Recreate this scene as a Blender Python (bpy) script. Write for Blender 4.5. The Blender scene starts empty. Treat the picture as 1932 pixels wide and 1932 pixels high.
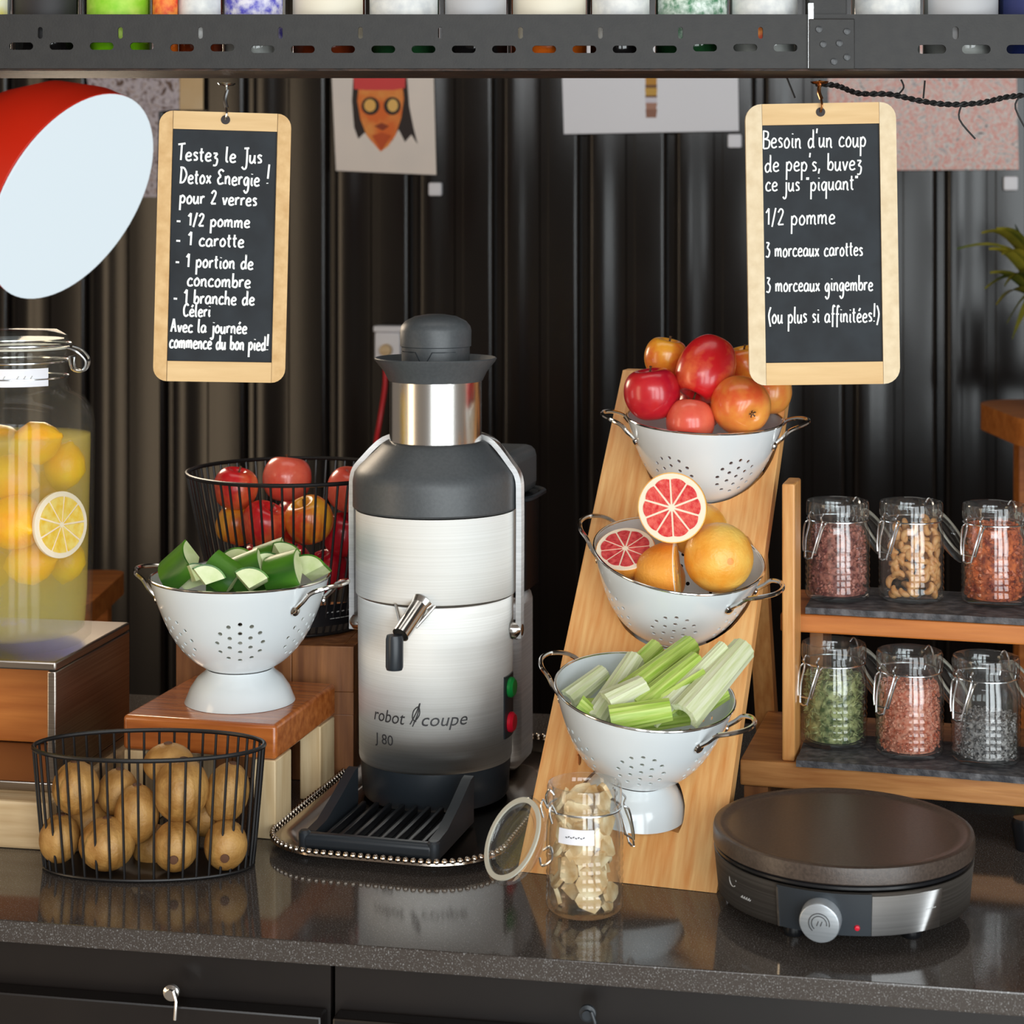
import bpy, bmesh, math, random
from mathutils import Vector, Matrix
random.seed(7)
S = bpy.context.scene
COL = S.collection
PI = math.pi

# ------------------------------------------------------------------ camera, world, lights, exposure
AY = math.radians(10.5)                 # the counter runs 10.5 degrees off the picture plane
FPX = 3600.0                            # focal length in pixels of the 1932 px frame
HOR = 420.0                             # pixel row of the horizon (level camera, shifted lens)
CAM = Vector((0, 0, 1.52))
FW = Vector((-math.sin(AY), math.cos(AY), 0))
RT = Vector((math.cos(AY), math.sin(AY), 0))
UP = Vector((0, 0, 1))
H = 0.92                                # worktop height
WALLY = 4.0

def P(px, py, d):
    return CAM + FW * d + RT * ((px - 966) / FPX * d) + UP * ((HOR - py) / FPX * d)
def Zp(px, py, z):
    return P(px, py, (CAM.z - z) * FPX / (py - HOR))
def A(px, d, z):
    v = P(px, HOR, d); v.z = z; return v
def WP(px, py, off=0.0):
    u = (px - 966) / FPX
    return P(px, py, (WALLY - off) / (math.cos(AY) + u * math.sin(AY)))
def CV(x, up, toward):                  # direction in camera terms
    return RT * x + UP * up - FW * toward

cd = bpy.data.cameras.new('camera'); cam = bpy.data.objects.new('camera', cd); COL.objects.link(cam)
cam.location = CAM; cam.rotation_euler = (PI / 2, 0, AY)
cd.sensor_width = 36; cd.lens = FPX / 1932 * 36; cd.shift_y = -(966 - HOR) / 1932
cd.clip_start = 0.05
cd.dof.use_dof = True; cd.dof.focus_distance = 1.86; cd.dof.aperture_fstop = 11
S.camera = cam

S.view_settings.view_transform = 'Standard'
S.view_settings.look = 'None'
S.view_settings.gamma = 1
S.view_settings.use_curve_mapping = False
S.view_settings.exposure = 0.0

w = bpy.data.worlds.new('world'); S.world = w; w.use_nodes = True
bg = w.node_tree.nodes['Background']
bg.inputs[0].default_value = (0.66, 0.55, 0.46, 1); bg.inputs[1].default_value = 0.30

def area(name, loc, target, sx, sy, power, color):
    l = bpy.data.lights.new(name, 'AREA'); l.shape = 'RECTANGLE'; l.size = sx; l.size_y = sy
    l.energy = power; l.color = color
    o = bpy.data.objects.new(name, l); COL.objects.link(o)
    o.location = loc
    o.rotation_euler = (Vector(target) - Vector(loc)).to_track_quat('-Z', 'Y').to_euler()
    return o
TG = A(900, 1.9, 1.1)
def window(name, x, d, z, yaw_t, sx, sy, power, color):
    loc = CAM + RT * x + FW * d; loc.z = z
    t_ = Vector((TG.x, TG.y, z - .05)); return area(name, loc, t_, sx, sy, power, color)
# three tall panes of one big window, their mullions left dark
window('daylight_pane', -0.12, -1.85, 1.30, 0, 0.62, 2.56, 27, (0.90, 0.97, 1.0))
window('daylight_pane', 0.98, -1.62, 1.30, 0, 0.95, 2.56, 50, (0.90, 0.97, 1.0))
window('daylight_pane', 2.10, -1.00, 1.30, 0, 0.85, 2.56, 44, (0.90, 0.97, 1.0))
window('daylight_window_front', -0.6, -2.6, 2.55, 0, 2.4, 0.9, 36, (0.95, 0.98, 1.0))
window('daylight_window_left', -2.6, 0.6, 1.2, 0, 0.7, 2.2, 19, (1.0, 0.76, 0.50))
area('ceiling_daylight', A(966, 1.7, 2.75), A(966, 1.75, 0.9), 1.6, 0.8, 7, (1.0, 0.95, 0.88))
S.cycles.transparent_max_bounces = 40
S.cycles.max_bounces = 14
S.cycles.glossy_bounces = 6
S.cycles.volume_bounces = 3
S.cycles.transmission_bounces = 12

# ------------------------------------------------------------------ helpers: materials
def lin(c):
    def f(v):
        v /= 255.0
        return v / 12.92 if v <= 0.04045 else ((v + 0.055) / 1.055) ** 2.4
    return (f(c[0]), f(c[1]), f(c[2]), 1)
def new_mat(name):
    m = bpy.data.materials.new(name); m.use_nodes = True
    nt = m.node_tree
    return m, nt, nt.nodes['Principled BSDF']
def M(name, c, c2=None, scale=20, stretch=(1, 1, 1), rough=0.5, metal=0, bump=0, bscale=None, coat=0, lo=0.35, hi=0.65, detail=3, emit=0, sss=0, aniso=0, spec=0.5):
    m, nt, b = new_mat(name)
    b.inputs['Base Color'].default_value = lin(c)
    b.inputs['Roughness'].default_value = rough
    b.inputs['Metallic'].default_value = metal
    b.inputs['Coat Weight'].default_value = coat
    b.inputs['Coat Roughness'].default_value = 0.08
    b.inputs['Specular IOR Level'].default_value = spec
    if aniso:
        b.inputs['Anisotropic'].default_value = aniso
        tn = nt.nodes.new('ShaderNodeTangent'); tn.direction_type = 'RADIAL'; tn.axis = 'Z'
        nt.links.new(tn.outputs[0], b.inputs['Tangent'])
    if sss:
        b.inputs['Subsurface Weight'].default_value = sss
        b.inputs['Subsurface Radius'].default_value = (0.01, 0.006, 0.003)
        b.inputs['Subsurface Scale'].default_value = 1.0
    if emit:
        b.inputs['Emission Color'].default_value = lin(c); b.inputs['Emission Strength'].default_value = emit
    if c2 or bump:
        tc = nt.nodes.new('ShaderNodeTexCoord'); mp = nt.nodes.new('ShaderNodeMapping')
        mp.inputs['Scale'].default_value = stretch
        nt.links.new(tc.outputs['Object'], mp.inputs['Vector'])
    if c2:
        n = nt.nodes.new('ShaderNodeTexNoise'); n.inputs['Scale'].default_value = scale; n.inputs['Detail'].default_value = detail
        r = nt.nodes.new('ShaderNodeValToRGB')
        r.color_ramp.elements[0].position = lo; r.color_ramp.elements[0].color = lin(c)
        r.color_ramp.elements[1].position = hi; r.color_ramp.elements[1].color = lin(c2)
        nt.links.new(mp.outputs[0], n.inputs['Vector']); nt.links.new(n.outputs['Fac'], r.inputs[0])
        nt.links.new(r.outputs[0], b.inputs['Base Color'])
    if bump:
        n2 = nt.nodes.new('ShaderNodeTexNoise'); n2.inputs['Scale'].default_value = bscale or scale * 3; n2.inputs['Detail'].default_value = 3
        bp = nt.nodes.new('ShaderNodeBump'); bp.inputs['Strength'].default_value = bump; bp.inputs['Distance'].default_value = 0.002
        nt.links.new(mp.outputs[0], n2.inputs['Vector']); nt.links.new(n2.outputs['Fac'], bp.inputs['Height'])
        nt.links.new(bp.outputs[0], b.inputs['Normal'])
    return m
def thin_glass(name, tint=(1, 1, 1), gloss=1.0, refr=0.15, veil=None, veil_fac=0.0):
    """window-thin glass: clear with Fresnel reflections, a little refraction, optional milky veil"""
    m, nt, b = new_mat(name); nt.nodes.remove(b)
    out = nt.nodes['Material Output']
    tr = nt.nodes.new('ShaderNodeBsdfTransparent'); tr.inputs[0].default_value = (*tint, 1)
    rf = nt.nodes.new('ShaderNodeBsdfRefraction'); rf.inputs['IOR'].default_value = 1.3; rf.inputs['Roughness'].default_value = 0.02
    rf.inputs[0].default_value = (*tint, 1)
    mx = nt.nodes.new('ShaderNodeMixShader'); mx.inputs[0].default_value = refr
    nt.links.new(tr.outputs[0], mx.inputs[1]); nt.links.new(rf.outputs[0], mx.inputs[2])
    last = mx
    if veil:
        d1 = nt.nodes.new('ShaderNodeBsdfDiffuse'); d1.inputs[0].default_value = lin(veil)
        d2 = nt.nodes.new('ShaderNodeBsdfTranslucent'); d2.inputs[0].default_value = lin(veil)
        ad = nt.nodes.new('ShaderNodeMixShader'); ad.inputs[0].default_value = 0.4
        nt.links.new(d1.outputs[0], ad.inputs[1]); nt.links.new(d2.outputs[0], ad.inputs[2])
        mv = nt.nodes.new('ShaderNodeMixShader'); mv.inputs[0].default_value = veil_fac
        nt.links.new(mx.outputs[0], mv.inputs[1]); nt.links.new(ad.outputs[0], mv.inputs[2]); last = mv
    gl = nt.nodes.new('ShaderNodeBsdfGlossy'); gl.inputs['Roughness'].default_value = 0.03
    lw = nt.nodes.new('ShaderNodeLayerWeight'); lw.inputs['Blend'].default_value = 0.5
    pw = nt.nodes.new('ShaderNodeMath'); pw.operation = 'POWER'; pw.inputs[1].default_value = 3.5
    ml = nt.nodes.new('ShaderNodeMath'); ml.operation = 'MULTIPLY_ADD'; ml.inputs[1].default_value = 0.70 * gloss; ml.inputs[2].default_value = 0.055 * gloss; ml.use_clamp = True
    nt.links.new(lw.outputs['Facing'], pw.inputs[0]); nt.links.new(pw.outputs[0], ml.inputs[0])
    mg = nt.nodes.new('ShaderNodeMixShader')
    nt.links.new(ml.outputs[0], mg.inputs[0]); nt.links.new(last.outputs[0], mg.inputs[1]); nt.links.new(gl.outputs[0], mg.inputs[2])
    nt.links.new(mg.outputs[0], out.inputs[0])
    return m
def wood(name, c, c2, axis=2, scale=14, rough=0.45, bump=0.12, coat=0.0, lean=0.0):
    st = [9, 9, 9]; st[axis] = 0.8
    m = M(name, c, c2, scale=scale, stretch=st, rough=rough, bump=bump, bscale=scale * 2, lo=0.28, hi=0.72, detail=6, coat=coat)
    mp = [n for n in m.node_tree.nodes if n.type == 'MAPPING'][0]
    mp.vector_type = 'TEXTURE'; mp.inputs['Scale'].default_value = [1 / v for v in st]; mp.inputs['Rotation'].default_value = (lean, 0, 0)
    return m

MT = {}
MT['wall'] = M('dark_container_paint', (22, 18, 16), (28, 23, 20), scale=3, rough=0.17, bump=0.02, bscale=60, spec=0.36)
MT['floor'] = M('concrete_floor', (158, 150, 142), (178, 170, 162), scale=4, rough=0.6)
MT['ceil'] = M('dark_ceiling', (40, 36, 33), rough=0.8)
MT['steel_dark'] = M('dark_painted_steel', (28, 26, 25), (35, 33, 31), scale=80, rough=0.55, bump=0.08, bscale=500)
MT['deckwood'] = M('raw_dark_wood', (26, 18, 13), (70, 44, 28), scale=60, stretch=(1, 5, 5), rough=0.6, bump=0.5, bscale=120)
MT['stone'] = M('speckled_dark_quartz', (68, 62, 58), (150, 150, 150), scale=800, rough=0.085, lo=0.58, hi=0.80, detail=1)
MT['cab'] = M('black_cabinet', (22, 18, 17), (28, 23, 21), scale=8, rough=0.35)
MT['chrome'] = M('chrome', (225, 222, 218), rough=0.12, metal=1)
MT['wire_zinc'] = M('bright_wire', (225, 228, 230), rough=0.2, metal=1)
MT['steel'] = M('brushed_stainless', (205, 203, 198), (222, 221, 218), scale=3, stretch=(1, 1, 260), rough=0.48, metal=1, lo=0.2, hi=0.8, aniso=1.0)
MT['steel_pol'] = M('polished_stainless', (226, 224, 220), rough=0.17, metal=1, aniso=0.7)
MT['tray'] = M('silver_tray', (190, 178, 165), rough=0.16, metal=1)
MT['riser'] = M('brushed_grey_steel', (150, 140, 132), (172, 164, 156), scale=5, stretch=(1, 1, 120), rough=0.3, metal=1)
MT['steel2'] = M('satin_curved_steel', (206, 206, 206), (220, 220, 220), scale=5, stretch=(1, 1, 120), rough=0.50, metal=1, aniso=0.9)
MT['plastic_grey'] = M('charcoal_plastic', (72, 76, 79), (78, 82, 85), scale=300, rough=0.42, bump=0.06, bscale=900)
MT['plastic_dark'] = M('dark_blue_grey_plastic', (40, 46, 52), rough=0.36)
MT['plastic_black'] = M('black_plastic', (24, 25, 28), rough=0.28)
MT['hotplate'] = M('nonstick_plate', (62, 52, 46), (78, 66, 58), scale=400, rough=0.34, bump=0.1, bscale=900)
MT['wire_black'] = M('black_wire', (24, 23, 24), rough=0.35)
MT['enamel'] = M('white_enamel', (224, 231, 234), rough=0.16, coat=0.4)
MT['brass'] = M('brass', (200, 140, 90), rough=0.25, metal=1)
MT['glass'] = thin_glass('clear_glass', (0.985, 0.993, 0.99), 1.15, 0.0, veil=(236, 242, 244), veil_fac=0.018)
MT['glass_big'] = thin_glass('thick_clear_glass', (0.985, 0.99, 0.98), 0.16, 0.0, veil=(240, 242, 238), veil_fac=0.015)
def cloudy(name, col, dens):
    m = thin_glass(name, (1, 1, 1), 0.12, 0.0); nt = m.node_tree
    vs_ = nt.nodes.new('ShaderNodeVolumeScatter'); vs_.inputs['Color'].default_value = col; vs_.inputs['Density'].default_value = dens; vs_.inputs['Anisotropy'].default_value = 0.2
    va = nt.nodes.new('ShaderNodeVolumeAbsorption'); va.inputs['Color'].default_value = (1.0, 0.62, 0.10, 1); va.inputs['Density'].default_value = 3.5
    ad = nt.nodes.new('ShaderNodeAddShader'); nt.links.new(vs_.outputs[0], ad.inputs[0]); nt.links.new(va.outputs[0], ad.inputs[1])
    nt.links.new(ad.outputs[0], nt.nodes['Material Output'].inputs['Volume'])
    return m
MT['lemonade'] = cloudy('lemonade', (1.0, 0.80, 0.13, 1), 26.0)
MT['gasket'] = M('pale_rubber', (196, 194, 180), rough=0.5)
MT['oak'] = wood('oak', (206, 136, 70), (234, 176, 108), axis=2, scale=18, rough=0.42)
MT['oak_lean'] = wood('leaning_oak', (226, 150, 80), (250, 200, 132), axis=2, scale=18, rough=0.42, lean=-math.atan2(0.33, 0.374))
MT['oak_x'] = wood('oak_lengthwise', (172, 108, 56), (214, 152, 90), axis=0, scale=16, rough=0.42)
MT['wood_red'] = wood('varnished_red_wood', (150, 74, 28), (206, 122, 60), axis=0, scale=12, rough=0.25, coat=0.5)
MT['wood_pale'] = wood('pale_wood', (206, 176, 130), (234, 212, 172), axis=2, scale=12, rough=0.5)
MT['wood_palex'] = wood('pale_wood_lengthwise', (198, 166, 122), (228, 202, 160), axis=0, scale=12, rough=0.5)
MT['wood_crate'] = wood('crate_wood', (112, 66, 36), (176, 116, 66), axis=2, scale=9, rough=0.5)
MT['wood_frame'] = wood('beech_frame', (202, 158, 96), (226, 188, 130), axis=2, scale=10, rough=0.5, bump=0.05)
MT['wood_frame_pale'] = wood('pale_beech_frame', (214, 190, 150), (232, 212, 176), axis=2, scale=10, rough=0.5, bump=0.05)
MT['wood_frame_x'] = wood('beech_frame_rail', (206, 164, 104), (230, 194, 138), axis=0, scale=10, rough=0.5, bump=0.05)
MT['wood_orange'] = wood('orange_wood', (176, 96, 36), (216, 134, 62), axis=0, scale=8, rough=0.45)
MT['slate'] = M('slate', (58, 58, 62), (110, 108, 110), scale=90, rough=0.6, bump=0.9, bscale=130, lo=0.4, hi=0.75)
MT['board'] = M('blackboard', (26, 30, 35), (36, 42, 48), scale=30, rough=0.6, spec=0.3)
MT['chalk'] = M('white_chalk', (245, 247, 246), rough=0.8)
MT['paper'] = M('white_card', (240, 240, 246), rough=0.6)
MT['paper_cream'] = M('cream_card', (246, 234, 224), (238, 228, 220), scale=8, rough=0.6)
MT['ink'] = M('dark_ink', (40, 28, 26), rough=0.6)
MT['red'] = M('red_lacquer', (226, 44, 18), rough=0.4)
MT['red_cable'] = M('red_cable', (206, 20, 28), rough=0.4)
MT['white_in'] = M('white_shade_lining', (235, 235, 235), rough=0.5)
MT['diffuser'] = M('lit_diffuser', (226, 240, 247), rough=0.5, emit=0.96)
MT['diffuser'].node_tree.nodes['Principled BSDF'].inputs['Base Color'].default_value = (0.03, 0.03, 0.03, 1)
MT['green_btn'] = M('green_button', (20, 140, 62), rough=0.3)
MT['red_btn'] = M('red_button', (214, 22, 48), rough=0.3)
MT['print_txt'] = M('grey_print', (52, 52, 54), rough=0.5)
MT['light_print'] = M('pale_print', (190, 190, 188), rough=0.5)
MT['kiwi'] = M('kiwi_skin', (150, 102, 44), (196, 150, 84), scale=40, rough=0.5, bump=0.35, bscale=420)
MT['kiwi_tip'] = M('kiwi_tip', (92, 58, 36), rough=0.8)
MT['lemon'] = M('lemon_skin', (255, 172, 0), (255, 204, 20), scale=26, rough=0.4, bump=0.3, bscale=260, sss=0.1)
MT['lemon_flesh'] = M('lemon_flesh', (248, 196, 52), (252, 220, 120), scale=120, rough=0.35, sss=0.1)
MT['pith'] = M('citrus_pith', (248, 232, 206), rough=0.5)
MT['gf_skin'] = M('grapefruit_skin', (236, 138, 44), (246, 170, 70), scale=22, rough=0.36, bump=0.3, bscale=300)
MT['gf_skin_y'] = M('yellow_grapefruit_skin', (240, 158, 48), (250, 204, 100), scale=26, rough=0.36, bump=0.3, bscale=300)
MT['gf_flesh'] = M('pink_flesh', (214, 44, 50), (240, 110, 96), scale=190, rough=0.3, bump=0.3, bscale=260, lo=0.35, hi=0.7)
MT['cuke_skin'] = M('cucumber_skin', (30, 84, 14), (84, 138, 36), scale=30, stretch=(1, 1, 0.3), rough=0.35, bump=0.2, bscale=120)
MT['cuke_flesh'] = M('cucumber_flesh', (198, 214, 150), (222, 230, 184), scale=60, rough=0.4)
MT['celery_g'] = M('celery_green', (150, 186, 62), (196, 216, 116), scale=40, stretch=(8, 8, 0.4), rough=0.4, bump=0.25, bscale=60)
MT['celery_w'] = M('celery_pale', (206, 216, 160), (232, 236, 204), scale=40, stretch=(8, 8, 0.4), rough=0.4, bump=0.25, bscale=60)
MT['ginger'] = M('dried_ginger', (206, 164, 104), (248, 230, 190), scale=50, rough=0.7, bump=0.5, bscale=120)
MT['leaf'] = M('leaf', (54, 78, 30), (150, 140, 44), scale=12, rough=0.4)
MT['pot'] = M('grey_pot', (90, 88, 86), rough=0.6)
MT['stem'] = M('brown_stem', (88, 58, 30), rough=0.7)
MT['black_cloth'] = M('black_wire_cord', (22, 20, 20), rough=0.6)

# ------------------------------------------------------------------ helpers: meshes
class MB:
    def __init__(s): s.v = []; s.f = []; s.mi = []; s.flat = []
    def add(s, vs, fs, mi=0):
        o = len(s.v); s.v += [Vector(v) for v in vs]
        s.f += [tuple(i + o for i in f) for f in fs]; s.mi += [mi] * len(fs); return s
    def xf(s, m):
        s.v = [m @ v for v in s.v]; return s
    def join(s, o, m=None):
        return s.add([m @ v for v in o.v] if m else o.v, o.f)
    def box(s, x0, x1, y0, y1, z0, z1, bev=0.0, seg=2):
        bm = bmesh.new(); bmesh.ops.create_cube(bm, size=1)
        for v in bm.verts:
            v.co = Vector(((x0 + x1) / 2 + v.co.x * (x1 - x0), (y0 + y1) / 2 + v.co.y * (y1 - y0), (z0 + z1) / 2 + v.co.z * (z1 - z0)))
        if bev: bmesh.ops.bevel(bm, geom=bm.edges[:], offset=bev, segments=seg, affect='EDGES', profile=0.5)
        bm.verts.index_update(); bm.normal_update()
        s.flat += [len(s.f) + i for i, f in enumerate(bm.faces) if max(abs(c) for c in f.normal) > 0.9999]
        s.add([v.co.copy() for v in bm.verts], [[v.index for v in f.verts] for f in bm.faces]); bm.free(); return s
    def lathe(s, prof, n=48, m=None, a0=0, a1=2 * PI):
        full = abs(a1 - a0) > 2 * PI - 1e-6
        cols = n if full else n + 1
        vs = []; rows = []
        for r, z in prof:
            if r < 1e-7:
                rows.append([len(vs)] * cols); vs.append(Vector((0, 0, z)))
            else:
                rows.append(list(range(len(vs), len(vs) + cols)))
                for k in range(cols):
                    t = a0 + (a1 - a0) * k / n
                    vs.append(Vector((r * math.cos(t), r * math.sin(t), z)))
        fs = []
        for i in range(len(prof) - 1):
            p, q = rows[i], rows[i + 1]
            for k in range(n):
                k2 = (k + 1) % cols
                f = [p[k], p[k2], q[k2], q[k]]
                g = []
                for x in f:
                    if x not in g: g.append(x)
                if len(g) > 2: fs.append(g)
        return s.add([m @ v for v in vs] if m else vs, fs)
    def tube(s, pts, r, n=8, closed=False, flat=None):
        pts = [Vector(p) for p in pts]; N = len(pts)
        if N < 2: return s
        rr = r if isinstance(r, (list, tuple)) else [r] * N
        tg = []
        for i in range(N):
            a = pts[(i - 1) % N] if closed or i > 0 else pts[i]
            b = pts[(i + 1) % N] if closed or i < N - 1 else pts[i]
            t = b - a
            tg.append(t.normalized() if t.length > 1e-9 else Vector((0, 0, 1)))
        ref = Vector((0, 0, 1)) if abs(tg[0].z) < 0.9 else Vector((1, 0, 0))
        nrm = (ref - tg[0] * ref.dot(tg[0])).normalized()
        vs = []
        for i in range(N):
            q = nrm - tg[i] * nrm.dot(tg[i])
            if q.length > 1e-6: nrm = q.normalized()
            b = tg[i].cross(nrm)
            for k in range(n):
                t = 2 * PI * k / n
                vs.append(pts[i] + (nrm * math.cos(t) + b * math.sin(t)) * rr[i])
        fs = []
        for i in range(N if closed else N - 1):
            j = (i + 1) % N
            for k in range(n):
                k2 = (k + 1) % n
                fs.append((i * n + k, i * n + k2, j * n + k2, j * n + k))
        if not closed:
            fs.append(tuple(range(n - 1, -1, -1))); fs.append(tuple(range((N - 1) * n, N * n)))
        return s.add(vs, fs)
    def prism(s, poly, z0, z1, m=None):
        n = len(poly)
        vs = [Vector((x, y, z0)) for x, y in poly] + [Vector((x, y, z1)) for x, y in poly]
        fs = [tuple(range(n - 1, -1, -1)), tuple(range(n, 2 * n))] + [(i, (i + 1) % n, n + (i + 1) % n, n + i) for i in range(n)]
        return s.add([m @ v for v in vs] if m else vs, fs)
    def ball(s, c, rx, ry=None, rz=None, n=16, k=10):
        ry = rx if ry is None else ry; rz = rx if rz is None else rz
        pr = [(math.sin(PI * i / k), -math.cos(PI * i / k)) for i in range(k + 1)]
        pr[0] = (0, -1); pr[-1] = (0, 1)
        return s.lathe(pr, n, Matrix.Translation(c) @ Matrix.Diagonal((rx, ry, rz, 1)))
    def mesh(s, name, mats, smooth=40):
        me = bpy.data.meshes.new(name); me.from_pydata([tuple(v) for v in s.v], [], s.f); 
        for m in (mats if isinstance(mats, list) else [mats]): me.materials.append(m)
        if len(set(s.mi)) > 1: me.polygons.foreach_set('material_index', s.mi)
        bm = bmesh.new(); bm.from_mesh(me); bmesh.ops.recalc_face_normals(bm, faces=bm.faces[:]); bm.to_mesh(me); bm.free()
        if smooth:
            me.set_sharp_from_angle(angle=math.radians(smooth))
            fl_ = set(s.flat); me.polygons.foreach_set('use_smooth', [i not in fl_ for i in range(len(me.polygons))])
        me.update()
        return me
def obj(name, mb, mat, parent=None, m=None, smooth=40, label=None):
    me = mb.mesh(name, mat, smooth) if isinstance(mb, MB) else mb
    o = bpy.data.objects.new(name, me); COL.objects.link(o)
    if parent: o.parent = parent
    if m is not None: o.matrix_local = m
    if label: o['label'] = label
    return o
def tag(o, label, cat, group=None):
    o['label'] = label; o['category'] = cat
    if group: o['group'] = group
    return o
def thing(name, label, cat, m=None, group=None):
    o = bpy.data.objects.new(name, None); COL.objects.link(o); o.empty_display_size = 0.05
    if m is not None: o.matrix_local = m
    return tag(o, label, cat, group)
def single(name, mb, mat, label, cat, m=None, group=None, smooth=40):
    return tag(obj(name, mb, mat, None, m, smooth), label, cat, group)
def struct(name, mb, mat, smooth=40):
    o = obj(name, mb, mat, None, None, smooth); o['kind'] = 'structure'; return o
def dup(root, m, label=None, group=None):
    r = root.copy(); COL.objects.link(r); r.matrix_local = m
    if label: r['label'] = label
    if group: r['group'] = group
    for ch in list(root.children):
        c = ch.copy(); COL.objects.link(c); c.parent = r
        for g in list(ch.children):
            d = g.copy(); COL.objects.link(d); d.parent = c
    return r
def TR(loc, rz=0.0, sc=1.0):
    return Matrix.Translation(loc) @ Matrix.Rotation(rz, 4, 'Z') @ Matrix.Scale(sc, 4)
def axes(o, ex, ey, ez):
    m = Matrix.Identity(4)
    for i, e in enumerate((ex, ey, ez)):
        m[0][i], m[1][i], m[2][i] = e
    m[0][3], m[1][3], m[2][3] = o
    return m
def zto(o, d, roll=0.0, sc=1.0):        # local z to direction d
    d = Vector(d).normalized()
    return Matrix.Translation(o) @ d.to_track_quat('Z', 'Y').to_matrix().to_4x4() @ Matrix.Rotation(roll, 4, 'Z') @ Matrix.Scale(sc, 4)
def boolean(me, cut, name):
    a = bpy.data.objects.new('tmp_a', me); b = bpy.data.objects.new('tmp_b', cut)
    COL.objects.link(a); COL.objects.link(b)
    md = a.modifiers.new('cut', 'BOOLEAN'); md.object = b; md.operation = 'DIFFERENCE'; md.solver = 'EXACT'
    dg = bpy.context.evaluated_depsgraph_get(); dg.update()
    r = bpy.data.meshes.new_from_object(a.evaluated_get(dg)); r.name = name
    bpy.data.objects.remove(a); bpy.data.objects.remove(b)
    r.set_sharp_from_angle(angle=math.radians(40))
    return r
def catmull(pts, k=5, closed=False):
    if len(pts) < 3 and not closed: return [Vector(p) for p in pts]
    P_ = [Vector(p) for p in pts]; n = len(P_); out = []
    for i in range(n if closed else n - 1):
        p0 = P_[(i - 1) % n] if closed or i > 0 else P_[i]
        p1 = P_[i]; p2 = P_[(i + 1) % n]
        p3 = P_[(i + 2) % n] if closed or i < n - 2 else p2
        for j in range(k):
            t = j / k
            out.append(0.5 * ((2 * p1) + (p2 - p0) * t + (2 * p0 - 5 * p1 + 4 * p2 - p3) * t * t + (3 * p1 - p0 - 3 * p2 + p3) * t ** 3))
    if not closed: out.append(P_[-1])
    return out
def rrect(w, h, r, n=6):
    pts = []
    for cx, cy, a in ((w / 2 - r, h / 2 - r, 0), (-w / 2 + r, h / 2 - r, 90), (-w / 2 + r, -h / 2 + r, 180), (w / 2 - r, -h / 2 + r, 270)):
        for k in range(n + 1):
            t = math.radians(a + 90 * k / n); pts.append((cx + r * math.cos(t), cy + r * math.sin(t)))
    return pts

# ------------------------------------------------------------------ the setting
struct('floor', MB().box(-4.0, 4.0, -4.5, 4.3, -0.05, 0.0), MT['floor'])
struct('ceiling', MB().box(-3.5, 3.5, 1.0, 4.3, 2.9, 2.95), MT['ceil'])
# back wall: ribbed sheet of a shipping container, ribs as real folds
def wall_profile():
    pitch = 0.185
    x_ref = WP(938.5, 600).x
    pts = []
    for k in range(-14, 14):
        c = x_ref + k * pitch
        # a deep narrow channel with rounded lips, and a shallow stiffening pan between channels
        r_ = .013; w2 = .0075; dp = .020; q_ = math.radians(68)
        for i in range(7):
            a_ = q_ * i / 6; pts.append((c - w2 - r_ + r_ * math.sin(a_), WALLY + r_ - r_ * math.cos(a_)))
        pts += [(c - w2 + .001, WALLY + dp), (c + w2 - .001, WALLY + dp)]
        for i in range(6, -1, -1):
            a_ = q_ * i / 6; pts.append((c + w2 + r_ - r_ * math.sin(a_), WALLY + r_ - r_ * math.cos(a_)))
        pts += [(c + .050, WALLY), (c + .0565, WALLY + .0017), (c + .090, WALLY + .0017), (c + .092, WALLY + .006), (c + .108, WALLY + .006), (c + .110, WALLY)]
    return pts
wp = wall_profile()
mb = MB(); n = len(wp)
mb.add([(x, y, 0) for x, y in wp] + [(x, y, 2.9) for x, y in wp] + [(x, WALLY + 0.05, 0) for x, y in wp] + [(x, WALLY + 0.05, 2.9) for x, y in wp],
       [(i, i + 1, n + i + 1, n + i) for i in range(n - 1)] + [(2 * n + i + 1, 2 * n + i, 3 * n + i, 3 * n + i + 1) for i in range(n - 1)])
struct('wall_back', mb, MT['wall'], smooth=25)

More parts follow.
